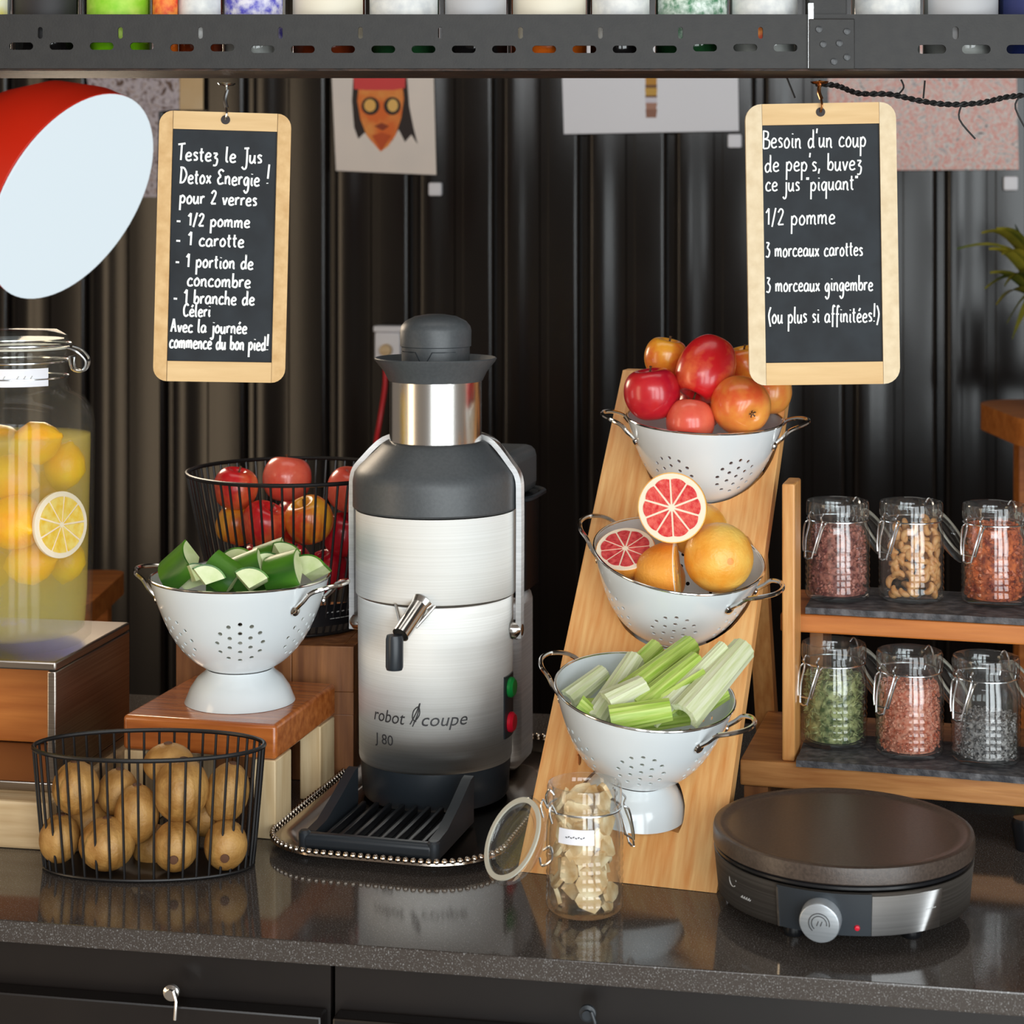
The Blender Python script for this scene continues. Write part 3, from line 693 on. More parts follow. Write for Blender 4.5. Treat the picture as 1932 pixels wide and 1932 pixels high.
def leaf_mb(base_, tipv, wdt, sag):
    b0 = Vector(base_); t0 = Vector(tipv); mbl = MB(); N = 8
    side = (t0 - b0).cross(Vector((0, .3, 1))).normalized()
    vs = []
    for i in range(N + 1):
        u = i / N; p = b0.lerp(t0, u) + Vector((0, 0, sag * math.sin(PI * u)))
        ww = wdt * math.sin(PI * (0.08 + 0.92 * u) ** .8) + .0006
        up_ = Vector((0, 0, .0012))
        vs += [p - side * ww + up_ * 2, p, p + side * ww + up_ * 2]
    fs = []
    for i in range(N):
        a = i * 3; fs += [(a, a + 1, a + 4, a + 3), (a + 1, a + 2, a + 5, a + 4)]
    n0 = len(vs); vs2 = [v - Vector((0, 0, .0012)) for v in vs]
    fs2 = [tuple(n0 + x for x in reversed(f)) for f in fs]
    return mbl.add(vs + vs2, fs + fs2)
inv = axes(pl, RT, FW, UP).inverted()
lf = []
for (bx, by), (tx_, ty_), wd_, sg in (((1955, 520), (1852, 440), .010, .03), ((1955, 500), (1880, 432), .008, .02), ((1950, 540), (1866, 470), .008, .02), ((1950, 560), (1868, 515), .009, .015), ((1955, 500), (1806, 470), .002, .02),
        ((1955, 540), (1858, 545), .008, .02), ((1950, 560), (1880, 575), .009, .02), ((1960, 550), (1900, 610), .009, .015), ((1950, 520), (1890, 480), .010, .02), ((1955, 530), (1895, 540), .011, .02), ((1960, 540), (1910, 640), .008, .01),
        ((1960, 520), (2060, 440), .01, .03), ((1960, 530), (2070, 540), .01, .02), ((1960, 520), (1990, 400), .009, .0), ((1950, 510), (1915, 425), .009, .0)):
    d_ = 3.3 + random.uniform(-.05, .03)
    obj('leaf', leaf_mb(inv @ P(bx, by, 3.3), inv @ P(tx_, ty_, d_), wd_ * 1.5, sg), MT['leaf'], t)
t = thing('bench', 'orange wooden bench end behind the lemonade jar', 'bench', axes(A(105, 3.0, 0), RT, FW, UP))
zb = 1.52 - (1108 - 420) / 3600 * 3.0
obj('seat', MB().prism(rrect(.165, .3, .03, 6), zb - .034, zb, None), MT['wood_orange'], t)
for sx in (-1, 1):
    for sy in (-1, 1):
        obj('leg', MB().box(sx * .05 - .014, sx * .05 + .014, sy * .1 - .014, sy * .1 + .014, 0, zb - .0345), MT['wood_orange'], t)

# ------------------------------------------------------------------ left: slab, steel riser, lemonade jar
def m_at(px, d, z, rz): return TR(A(px, d, z), rz)
RZ0 = 0.0                                    # square to the counter
fl_ = Zp(92, 1606, H)                        # front right corner of slab
t = single('wooden_slab', MB().box(-.42, 0, 0, .30, 0, .046, .003), MT['wood_palex'], 'thick pale wooden slab under the steel riser', 'board', TR(Vector((fl_.x, fl_.y, H))))
zr0 = H + .0463
fr_ = A(105, 1.853, zr0)
RH = 1.093 - zr0
Wd, Dp, Th = .36, .19, .009
t = thing('steel_riser', 'brushed steel box riser under the big lemonade jar', 'riser', TR(fr_))
obj('top_plate', MB().box(-Wd, 0, 0, Dp, RH - Th, RH, .002), MT['riser'], t)
obj('side_plate', MB().box(-Th, 0, 0, Dp, Th + .0002, RH - Th - .0002, .0015), MT['riser'], t)
obj('side_plate', MB().box(-Wd, -Wd + Th, 0, Dp, Th + .0002, RH - Th - .0002, .0015), MT['riser'], t)
obj('bottom_plate', MB().box(-Wd, 0, 0, Dp, 0, Th, .0015), MT['riser'], t)
cr = single('wooden_block', MB().box(-.33, -.012, .0, .05, 0, .085, .003), MT['wood_orange'], 'orange brown wooden block inside the steel riser', 'block', TR(fr_ + Vector((0, .13, Th + .0003))))
jr = .0775
jd = 1.946
jc = A(33, jd, 1.0932)
t = thing('lemonade_jar', 'big clip-top glass jar of lemonade on the steel riser', 'jar', axes(jc, RT, FW, UP))
prof_o = [(0, 0), (jr * .86, 0), (jr * .95, .006), (jr * .965, .03), (jr, .20), (jr * 1.0, .222), (jr * .97, .236), (jr * .86, .249), (jr * .70, .255), (jr * .645, .262), (jr * .645, .288), (jr * .68, .290), (jr * .68, .297), (jr * .635, .299)]
prof_i = [(r - .0035, z) for r, z in prof_o[::-1] if r > .01 and z > .006] + [(jr * .8, .010), (0, .010)]
obj('glass_body', MB().lathe(prof_o + prof_i, 72), MT['glass_big'], t)
obj('lid', MB().lathe([(0, .3085), (jr * .60, .3085), (jr * .635, .3055), (jr * .635, .301), (jr * .66, .300), (jr * .665, .305), (jr * .64, .312), (jr * .5, .318), (0, .319)], 64), MT['glass_big'], t)
obj('gasket', MB().lathe([(jr * .61, .2985), (jr * .67, .2985), (jr * .67, .3005), (jr * .61, .3005), (jr * .61, .2985)], 64), MT['gasket'], t)
wr = MB()
for z_, r_ in ((.286, jr * .66), (.303, jr * .69), (.270, jr * .66)):
    wr.tube([(r_ * math.cos(a), r_ * math.sin(a), z_) for a in [2 * PI * k / 48 for k in range(48)]], .0012, 6, True)
obj('clip_wire', wr, MT['wire_zinc'], t)
bl = MB()
x_ = jr * .69
for yy in (-.012, .012):
    bl.tube(catmull([(x_, yy, .300), (x_ + .010, yy, .296), (x_ + .018, yy * .7, .286), (x_ + .014, yy * .5, .276), (x_ + .004, yy * .6, .278), (x_ + .002, yy, .290)], 5), .0014, 6)
bl.tube([(x_ + .018, -.0084, .286), (x_ + .018, .0084, .286)], .0014, 6); bl.tube([(x_ + .002, -.012, .290), (x_ + .002, .012, .290)], .0014, 6)
obj('clip_lever', bl, MT['wire_zinc'], t)
lb_ = MB().lathe([(jr * .645 + .0006, .263), (jr * .645 + .0011, .263), (jr * .645 + .0011, .281), (jr * .645 + .0006, .281), (jr * .645 + .0006, .263)], 40, None, -PI * .86, -PI * .22)
obj('paper_label', lb_, MT['paper'], t)
mk = MB()
for k in range(12):
    a = -PI * .80 + k * .13
    if k in (3, 8): continue
    rr_ = jr * .645 + .0013
    mk.tube([(rr_ * math.cos(a), rr_ * math.sin(a), .270), (rr_ * math.cos(a + .05), rr_ * math.sin(a + .05), .274)], .0005, 5)
obj('label_print', mk, MT['light_print'], t)
li = jr * .965 - .0042
single('lemonade', MB().lathe([(0, .0105), (li * .88, .0105), (li * .95, .014), (li * .985, .05), (jr - .0045, .2), (jr - .0045, .211), (0, .211)], 64), MT['lemonade'],
       'cloudy yellow lemonade filling the big glass jar', 'drink', axes(jc, RT, FW, UP))
def lemon_prof(r):
    return [(0, -r * 1.28), (r * .10, -r * 1.26), (r * .18, -r * 1.16), (r * .45, -r * 1.0), (r * .8, -r * .6), (r, 0), (r * .8, r * .6), (r * .45, r * 1.0), (r * .18, r * 1.16), (r * .10, r * 1.26), (0, r * 1.28)]
def citrus_face(t, r, zf, flesh, segs=10, core=.10, rimw=.86, ecc=1.0, core_poly=None):
    """cut face at local z = zf, facing +z: pith disc and flesh wedges"""
    obj('pith', MB().lathe([(0, zf - .001), (r * .985, zf - .001), (r * .97, zf + .0006), (0, zf + .0006)], 48), MT['pith'], t)
    fl = MB()
    for k in range(segs):
        a0 = 2 * PI * k / segs + .035; a1 = 2 * PI * (k + 1) / segs - .035
        poly = [(r * core * math.cos((a0 + a1) / 2), r * core * math.sin((a0 + a1) / 2))]
        for j in range(7):
            a = a0 + (a1 - a0) * j / 6
            q = rimw * (1 - .05 * abs(j - 3) ** 2 / 9)
            poly.append((r * q * math.cos(a), r * q * math.sin(a)))
        fl.prism(poly, zf, zf + .0013)
    obj('flesh', fl, flesh, t)
def half_citrus(name, label, cat, m, r, skin, flesh, group, segs=10, core=.10, rimw=.86, deep=1.0):
    t = thing(name, label, cat, m, group)
    k = 10
    obj('rind', MB().lathe([(r, 0), (r * 1.0, -.0008)] + [(r * math.cos(PI / 2 * i / k), -r * deep * math.sin(PI / 2 * i / k)) for i in range(1, k)] + [(0, -r * deep), ] , 48).lathe([(r, 0), (r * .95, -.0005), (0, -.0005)], 48), skin, t)
    citrus_face(t, r, .0002, flesh, segs, core, rimw)
    return t
LE = [  # px, py, depth, radius px, axis (camera x, up, toward), label
 (30, 985, 1.905, 50, (.5, -.1, .6), 'whole lemon at the front of the jar with its tip showing'),
 (68, 836, 1.925, 40, (1, .3, .1), 'lemon floating topmost at the liquid line of the jar'),
 (122, 880, 1.945, 38, (.3, 1, .2), 'lemon against the glass at the right above the cut slice'),
 (22, 900, 1.92, 42, (1, -.3, .2), 'lemon lying above the whole front lemon'),
 (58, 1062, 1.92, 40, (1, .2, .1), 'lemon below the front lemon at the bottom of the pile'),
 (126, 1058, 1.955, 34, (.2, 1, .1), 'lemon at the lower right of the jar under the cut slice'),
 (-34, 900, 1.93, 44, (.6, .4, .2), 'lemon at the left side of the jar near the top'),
 (-40, 1010, 1.92, 44, (.2, .8, .4), 'lemon at the left side of the jar halfway down'),
 (-20, 1075, 1.955, 38, (.9, .2, .1), 'lemon at the left of the jar bottom layer'),
 (84, 930, 1.965, 40, (.6, .8, .1), 'lemon in the middle of the jar behind the cut slice'),
 (0, 840, 1.975, 38, (.9, .2, .3), 'lemon at the back of the liquid surface'),
 (100, 1010, 2.0, 38, (.1, .9, .3), 'lemon at the back right of the jar'),
 (20, 1040, 2.0, 36, (.8, .3, .3), 'lemon at the back of the jar near the bottom layer')]
for px, py, d, rp, ax, lb in LE:
    r = rp * d / FPX
    single('lemon', MB().lathe(lemon_prof(r * 1.06), 28), MT['lemon'], lb, 'lemon', zto(P(px, py, d), CV(*ax)), 'lemons in the lemonade jar', smooth=180)
t = thing('lemon_slice', 'round lemon slice pressed against the jar glass showing its pale flesh', 'lemon', zto(P(116, 990, 1.900), CV(.80, .08, .60)), 'lemons in the lemonade jar')
rs = 68 * 1.9 / FPX * .92
obj('rind', MB().lathe([(0, -.006), (rs * .96, -.006), (rs, -.004), (rs, -.0005), (rs * .96, .0), (0, .0)], 48), MT['pith'], t)
fl2 = MB()
for k in range(9):
    a0 = 2 * PI * k / 9 + .04; a1 = 2 * PI * (k + 1) / 9 - .04
    fl2.prism([(rs * .08 * math.cos((a0 + a1) / 2), rs * .08 * math.sin((a0 + a1) / 2))] + [(rs * .84 * math.cos(a0 + (a1 - a0) * j / 5), rs * .84 * math.sin(a0 + (a1 - a0) * j / 5)) for j in range(6)], .0002, .0012)
obj('flesh', fl2, MT['lemon_flesh'], t)

# ------------------------------------------------------------------ wire baskets
def wire_basket(name, label, cat, m, top, bot, hgt, nw, wr_, bulge, base_mb, extra_rings=()):
    """top/bot: (rx, ry) half sizes"""
    t = thing(name, label, cat, m)
    def ring(rx, ry, z, n_=64): return [(rx * math.cos(2 * PI * k / n_), ry * math.sin(2 * PI * k / n_), z) for k in range(n_)]
    obj('rim', MB().tube(ring(*top, hgt), wr_ * 1.7, 8, True), MT['wire_black'], t)
    obj('base_ring', MB().tube(ring(bot[0], bot[1], wr_ * 1.3), wr_ * 1.3, 8, True), MT['wire_black'], t)
    obj('base_plate', MB().lathe([(0, 0.0005), (1, 0.0005), (1, .002), (0, .002)], 48, Matrix.Diagonal((bot[0] * .985, bot[1] * .985, 1, 1))), MT['wire_black'], t)
    for k in range(nw):
        a = 2 * PI * (k + .5) / nw
        pts = []
        for i in range(9):
            u = i / 8; s = u ** bulge
            rx = bot[0] + (top[0] - bot[0]) * s; ry = bot[1] + (top[1] - bot[1]) * s
            pts.append((rx * math.cos(a), ry * math.sin(a), wr_ * 1.3 + (hgt - wr_ * 1.3) * u))
        obj('wire', MB().tube(pts, wr_, 6), MT['wire_black'], t)
    return t
kb_m = TR(A(281, 1.780, H + .0005), AY)
wire_basket('kiwi_basket', 'oval black wire basket of kiwis at the counter front', 'basket', kb_m, (.1075, .053), (.0975, .047), .112, 46, .00125, .9, None)
KI = [(143, 1478, 1.79, 44, 50, 'kiwi at the upper left of the basket'), (112, 1574, 1.795, 38, 46, 'kiwi at the bottom left end of the basket'), (202, 1584, 1.778, 53, 50, 'big kiwi lying at the bottom left of the basket'),
      (258, 1528, 1.800, 42, 56, 'kiwi standing in the middle of the basket'), (342, 1482, 1.785, 52, 60, 'large upright kiwi in the upper middle of the basket'), (318, 1432, 1.825, 48, 38, 'kiwi topmost in the basket above the rim'),
      (331, 1588, 1.775, 43, 48, 'kiwi with its tip forward at the bottom middle of the basket'), (426, 1586, 1.785, 41, 47, 'kiwi with a pink tip forward at the bottom right of the basket'), (428, 1488, 1.81, 42, 58, 'kiwi at the upper right of the basket'),
      (222, 1486, 1.835, 38, 44, 'kiwi at the back of the basket behind the middle one'), (392, 1528, 1.84, 40, 42, 'kiwi at the back right of the basket'), (170, 1545, 1.845, 40, 42, 'kiwi at the back left of the basket near its floor'), (290, 1590, 1.845, 40, 42, 'kiwi at the back middle of the basket floor')]
kiwis = []
for i, (px, py, d, rx, ry, lb) in enumerate(KI):
    py += 8
    d = 1.777 + (d - 1.81) * .62; k_ = d / FPX; c = P(px, py, d)
    tipf = i in (6, 7)
    t = thing('kiwi', lb, 'kiwi', axes(c, RT, FW, UP) , 'kiwis in the wire basket')
    rr_ = [(math.sin(PI * j / 14), -math.cos(PI * j / 14)) for j in range(15)]; rr_[0] = (0, -1); rr_[-1] = (0, 1)
    ang = random.uniform(-.25, .25)
    obj('skin', MB().lathe(rr_, 28, Matrix.Rotation(ang, 4, 'Y') @ Matrix.Diagonal((rx * k_, min(rx, ry) * k_, ry * k_, 1))), MT['kiwi'], t, smooth=180)
    tipd = Matrix.Translation((.002, -min(rx, ry) * k_ * .99, -.006)) @ Matrix.Rotation(PI / 2, 4, 'X') if tipf else Matrix.Rotation(ang, 4, 'Y') @ Matrix.Translation((0, 0, ry * k_ * .985))
    obj('tip', MB().lathe([(0, -.002), (.0042, -.002), (.004, .0008), (.002, .0015), (0, .0012)], 14, tipd), MT['kiwi_tip'], t)

# crate + apple basket behind
cz = .145
c0 = Zp(667, 1476, H)
mcr = TR(Vector((c0.x, c0.y, H + .0003)), math.radians(3.5))
t = thing('wooden_crate', 'brown wooden crate with a hand slot under the apple basket', 'crate', mcr)
cw, cdp = .196, .235
plank = [(-cw, -cw + .062), (-cw + .0625, -.068), (-.0675, 0)]
for a, b in plank:
    mbp = MB()
    if b == 0:
        mbp.box(a, b, 0, .012, 0, .072, .001).box(a, b, 0, .012, .096, cz, .001).box(a, a + .016, 0, .012, .0721, .0959).box(b - .026, b, 0, .012, .0721, .0959)
    else: mbp.box(a, b, 0, .012, 0, cz, .001)
    obj('front_plank', mbp, MT['wood_crate'], t)
obj('side_panel', MB().box(-.012, 0, .0125, cdp, 0, cz, .001), MT['wood_crate'], t)
obj('side_panel', MB().box(-cw, -cw + .012, .0125, cdp, 0, cz, .001), MT['wood_crate'], t)
obj('top_panel', MB().box(-cw + .0125, -.0125, .0125, cdp, cz - .012, cz, .001), MT['wood_crate'], t)
obj('back_panel', MB().box(-cw + .0125, -.0125, cdp - .012, cdp, 0, cz - .0125, .001), MT['wood_crate'], t)
bd = 2.165
bc = A(556, bd, H + cz + .0009)
wire_basket('apple_basket', 'tapered round black wire basket of apples behind the cucumber colander', 'basket', TR(bc, AY), (.121, .121), (.080, .080), .172, 62, .0014, .8, None)
tgm = MB().lathe([(.0865, .012), (.0870, .012), (.0905, .036), (.0900, .036), (.0865, .012)], 40, None, -PI * .45, -PI * .12)
# small dark tag at the basket foot with illegible pale marks
tp = bpy.data.objects['apple_basket']
obj('maker_tag', tgm, MT['plastic_black'], tp)
mk = MB()
for k in range(7):
    a = -PI * .34 + k * .075
    mk.tube([(.0895 * math.cos(a), .0895 * math.sin(a), .027), (.0895 * math.cos(a + .03), .0895 * math.sin(a + .03), .0275)], .0006, 5)
for k in range(5):
    a = -PI * .32 + k * .075
    mk.tube([(.0885 * math.cos(a), .0885 * math.sin(a), .020), (.0885 * math.cos(a + .06), .0885 * math.sin(a + .06), .020)], .0004, 5)
obj('tag_print', mk, MT['light_print'], tp)

def apple_mat(name, ca, cb, lo=.4, hi=.62):
    m, nt, b = new_mat(name); b.inputs['Roughness'].default_value = .28; b.inputs['Coat Weight'].default_value = .35; b.inputs['Coat Roughness'].default_value = .12
    tc = nt.nodes.new('ShaderNodeTexCoord')
    mp = nt.nodes.new('ShaderNodeMapping'); mp.inputs['Scale'].default_value = (1, 1, .45)
    n1 = nt.nodes.new('ShaderNodeTexNoise'); n1.inputs['Scale'].default_value = 24; n1.inputs['Detail'].default_value = 2
    n2 = nt.nodes.new('ShaderNodeTexNoise'); n2.inputs['Scale'].default_value = 160; n2.inputs['Detail'].default_value = 4
    mx = nt.nodes.new('ShaderNodeMath'); mx.operation = 'MULTIPLY_ADD'; mx.inputs[1].default_value = .25
    r = nt.nodes.new('ShaderNodeValToRGB'); r.color_ramp.elements[0].position = lo; r.color_ramp.elements[0].color = lin(ca); r.color_ramp.elements[1].position = hi; r.color_ramp.elements[1].color = lin(cb)
    sb = nt.nodes.new('ShaderNodeMath'); sb.operation = 'SUBTRACT'; sb.inputs[1].default_value = .125
    nt.links.new(tc.outputs['Object'], mp.inputs[0]); nt.links.new(mp.outputs[0], n1.inputs['Vector']); nt.links.new(tc.outputs['Object'], n2.inputs['Vector'])
    nt.links.new(n2.outputs['Fac'], mx.inputs[0]); nt.links.new(n1.outputs['Fac'], mx.inputs[2]); nt.links.new(mx.outputs[0], sb.inputs[0]); nt.links.new(sb.outputs[0], r.inputs[0]); nt.links.new(r.outputs[0], b.inputs['Base Color'])
    return m
AM = {'crim': apple_mat('crimson_apple', (176, 14, 40), (206, 40, 44), .35, .7), 'red': apple_mat('red_apple', (206, 30, 36), (240, 128, 70), .45, .75), 'or': apple_mat('orange_apple', (228, 92, 48), (238, 158, 70), .35, .65),
      'yel': apple_mat('yellow_apple', (240, 166, 50), (222, 70, 36), .42, .68), 'pink': apple_mat('coral_apple', (222, 74, 60), (238, 122, 92), .3, .7)}
def apple_profile(r, hgt):
    pts = [(0, hgt * .30), (r * .06, hgt * .30), (r * .16, hgt * .37), (r * .32, hgt * .475), (r * .52, hgt * .50), (r * .74, hgt * .44), (r * .92, hgt * .29), (r, hgt * .08), (r * .97, -hgt * .12), (r * .84, -hgt * .30), (r * .64, -hgt * .43), (r * .42, -hgt * .49), (r * .22, -hgt * .485), (r * .1, -hgt * .43), (0, -hgt * .41)]
    return pts
def apple(px, py, d, rp, kind, ax, label, group, hr=1.75):
    r = rp * d / FPX; hgt = r * hr
    t = thing('apple', label, 'apple', zto(P(px, py, d), CV(*ax)), group)
    prof = [(v.x, v.y) for v in catmull([(a, b, 0) for a, b in apple_profile(r, hgt)], 3)]
    prof[0] = (0, prof[0][1]); prof[-1] = (0, prof[-1][1])
    prof = [(max(0, a), b) for a, b in prof]
    body = MB().lathe(prof, 36)
    for v in body.v:
        a = math.atan2(v.y, v.x); s = 1 + .025 * math.cos(5 * a) * max(0, -v.z / hgt) + .012 * math.cos(3 * a + px)
        v.x *= s; v.y *= s
    obj('flesh', body, AM[kind], t, smooth=180)
    obj('stem', MB().tube(catmull([(0, 0, hgt * .28), (.001, 0, hgt * .42), (.004, .001, hgt * .58)], 4), [.0011] * 8 + [.0016], 7), MT['stem'], t)
    cx = MB()
    for k in range(5):
        a = 2 * PI * k / 5
        cx.tube([(.001 * math.cos(a), .001 * math.sin(a), -hgt * .415), (.0035 * math.cos(a), .0035 * math.sin(a), -hgt * .44), (.005 * math.cos(a + .3), .005 * math.sin(a + .3), -hgt * .425)], .0009, 5)
    obj('calyx', cx, MT['stem'], t)
    return t
GB = 'apples in the wire basket'
for a in ((444, 922, 2.125, 42, 'red', (.2, 1, .1), 'red apple at the left of the wire basket showing above the rim'),
          (541, 905, 2.165, 46, 'pink', (.1, 1, -.2), 'bright red apple standing highest in the middle of the wire basket'),
          (660, 925, 2.14, 44, 'pink', (.3, 1, .2), 'red apple in the wire basket beside the juicer lid'),
          (584, 982, 2.10, 46, 'yel', (-.3, .8, .3), 'orange yellow apple at the front of the wire basket'),
          (497, 990, 2.10, 44, 'red', (.4, .8, .2), 'red streaked apple between the yellow ones in the wire basket'),
          (446, 992, 2.135, 40, 'yel', (.3, .9, -.2), 'yellow red apple low at the left of the wire basket'),
          (650, 1010, 2.13, 42, 'crim', (.3, .9, .2), 'dark red apple low beside the juicer in the wire basket'),
          (545, 1066, 2.13, 42, 'crim', (.3, .9, .2), 'dark red apple at the bottom of the wire basket behind the colander'),
          (618, 1078, 2.13, 42, 'crim', (-.3, .9, .2), 'dark red apple at the bottom of the wire basket by the juicer'),
          (560, 985, 2.20, 44, 'red', (.2, .9, .1), 'red apple at the back of the wire basket'),
          (490, 1062, 2.15, 38, 'red', (.1, .9, .1), 'red apple at the bottom left of the wire basket')):
    apple(*a, GB)

# ------------------------------------------------------------------ varnished wooden stand in front of the crate
b0 = Zp(521, 1586, H)
ms = TR(Vector((b0.x, b0.y, H + .0003)), math.radians(-3.5))
t = thing('wooden_stand', 'small varnished wooden bench stand under the cucumber colander', 'stand', ms)
SW, SDp, SH = .162, .175, .1115
obj('top', MB().box(-SW, 0, 0, SDp, SH - .034, SH, .004, 3), MT['wood_red'], t)
for x0_, x1_, y0_ in ((-.024, -.001, .001), (-SW + .001, -SW + .024, .001), (-.024, -.001, SDp - .045), (-SW + .001, -SW + .024, SDp - .045)):
    obj('leg', MB().box(x0_, x1_, y0_, y0_ + .044, 0, SH - .0345, .0015), MT['wood_pale'], t)

# ------------------------------------------------------------------ colanders
CR, CH = .091, .127
def colander_outer():
    # height above neck -> radius, a full rounded bowl
    return [(.033, .034), (.046, .042), (.058, .0535), (.0685, .068), (.0765, .084), (.0835, .102), (.0885, .117), (.0908, .1265)]
op = [(v.x, v.y) for v in catmull([(r, z, 0) for r, z in colander_outer()], 5)]
ip = [(max(r - .0016, 0), z + (.0012 if i < 6 else 0)) for i, (r, z) in enumerate(op)]
bowl0 = MB().lathe([(0, .0335)] + op + ip[::-1] + [(0, .0352)], 96).mesh('bowl', MT['enamel'])
cutm = MB()
def bowl_r(z):
    for (r0, z0), (r1, z1) in zip(op, op[1:]):
        if z0 <= z <= z1: return r0 + (r1 - r0) * (z - z0) / max(z1 - z0, 1e-9), (z1 - z0, r1 - r0)
for ci in range(6):
    az = ci * PI / 3
    # cluster centre on the meridian at z=.072
    zc = .0735
    rc, (dz, drr) = bowl_r(zc)
    tl = math.atan2(drr, dz)            # meridian lean
    er = Vector((math.cos(az), math.sin(az), 0)); et = Vector((-math.sin(az), math.cos(az), 0))
    mer = (er * math.sin(tl) + UP * math.cos(tl)).normalized(); nm = (er * math.cos(tl) - UP * math.sin(tl)).normalized()
    cc = er * rc + UP * zc
    for q, (rad, cnt) in enumerate(((0, 1), (.0118, 6), (.0228, 12))):
        for k in range(cnt):
            th = PI / 2 + 2 * PI * k / cnt
            u_, v_ = rad * math.cos(th), rad * math.sin(th)
            # walk along the bowl surface
            z_ = zc + v_ * math.cos(tl) * (1 if v_ > 0 else .98)
            r_, (dz2, dr2) = bowl_r(z_)
            a2 = az + u_ / r_
            tl2 = math.atan2(dr2, dz2)
            e2 = Vector((math.cos(a2), math.sin(a2), 0))
            n2 = e2 * math.cos(tl2) - UP * math.sin(tl2)
            cutm.lathe([(0, -.005), (.0023, -.005), (.0023, .005), (0, .005)], 10, zto(e2 * r_ + UP * z_, n2))
bowl_me = boolean(bowl0, cutm.mesh('cut', MT['enamel'], 0), 'bowl')
foot_prof = [(.0335, .0335), (.036, .030), (.0435, .024), (.0505, .014), (.0545, .004), (.0562, .0), (.0545, .0), (.0525, .004), (.0485, .0135), (.0415, .0228), (.034, .029), (.0325, .0325)]
foot_me = MB().lathe(foot_prof + [foot_prof[0]], 72).mesh('foot', MT['enamel'])
rim_me = MB().tube([(CR * math.cos(2 * PI * k / 96), CR * math.sin(2 * PI * k / 96), CH) for k in range(96)], .00135, 8, True).mesh('rim', MT['chrome'])
def handle_mb(s):
    h_ = MB(); pts = []
    half = .030
    for y_, r_, z_ in ((-half, 0, .106), (-half * 1.02, .004, .113), (-half * .98, .011, .121), (-half * .8, .021, .1255), (-half * .4, .0275, .1275), (0, .029, .128), (half * .4, .0275, .1275), (half * .8, .021, .1255), (half * .98, .011, .121), (half * 1.02, .004, .113), (half, 0, .106)):
        br = math.sqrt(max(.0905 ** 2 - y_ ** 2, 0)) - .0 if z_ > .112 else math.sqrt(max(.0862 ** 2 - y_ ** 2, 0)) + .0008
        pts.append((s * (br + r_), y_, z_))
    h_.tube(catmull(pts, 4), .0024, 8)
    for y_ in (-half, half):
        br = math.sqrt(.0845 ** 2 - y_ ** 2) + .0012
        a_ = math.atan2(y_, s * br); nn = Vector((math.cos(a_), math.sin(a_), -.25))
        h_.lathe([(0, -.0006), (.0055, -.0006), (.0048, .0012), (.002, .0022), (0, .0024)], 16, zto((s * br, y_, .1025), nn))
    return h_
hl, hr_ = handle_mb(-1).mesh('handle', MT['chrome']), handle_mb(1).mesh('handle', MT['chrome'])
def colander(label, m):
    t = thing('colander', label, 'colander', m, 'white enamel colanders')
    obj('bowl', bowl_me, None, t); obj('foot', foot_me, None, t); obj('rim', rim_me, None, t)
    obj('handle', hl, None, t, label='chrome wire loop handle'); obj('handle', hr_, None, t, label='chrome wire loop handle')
    return t
lc_z = H + SH + .0006
lc_d = 1.95
colander('white enamel colander of cucumber chunks on the small wooden stand', TR(A(453, lc_d, lc_z), math.radians(-11.4)))

# ------------------------------------------------------------------ cucumber chunks
def cucumber(px, py, d, ang, length, r, axis, roll, label):
    """a wedge cut from a cucumber: curved green skin and pale cut flesh"""
    r *= 1.12; length *= 1.1
    ez = CV(*axis).normalized()
    sk = CV(axis[0] * .2 + .25 * math.sin(px), .75, -.35) if axis[2] > .55 else CV(.25 * math.sin(px * .7), .55, .85)
    ex_ = (sk - ez * sk.dot(ez)).normalized()
    m = axes(P(px, py - 8, d), ex_, ez.cross(ex_), ez)
    t = thing('cucumber_chunk', label, 'cucumber', m, 'cucumber chunks in the colander')
    k = 10
    arc = [(r * math.cos(-ang / 2 + ang * i / k), r * math.sin(-ang / 2 + ang * i / k)) for i in range(k + 1)]
    arc_i = [(x * .93, y * .93) for x, y in arc]
    obj('flesh', MB().prism([(r * .12, 0)] + arc_i, -length / 2, length / 2).xf(Matrix.Translation((-r * .5, 0, 0))), MT['cuke_flesh'], t, smooth=25)
    obj('skin', MB().prism(arc + [(x * 1.003, y * 1.003) for x, y in arc_i[::-1]], -length / 2 * .995, length / 2 * .995).xf(Matrix.Translation((-r * .5, 0, 0))), MT['cuke_skin'], t, smooth=25)
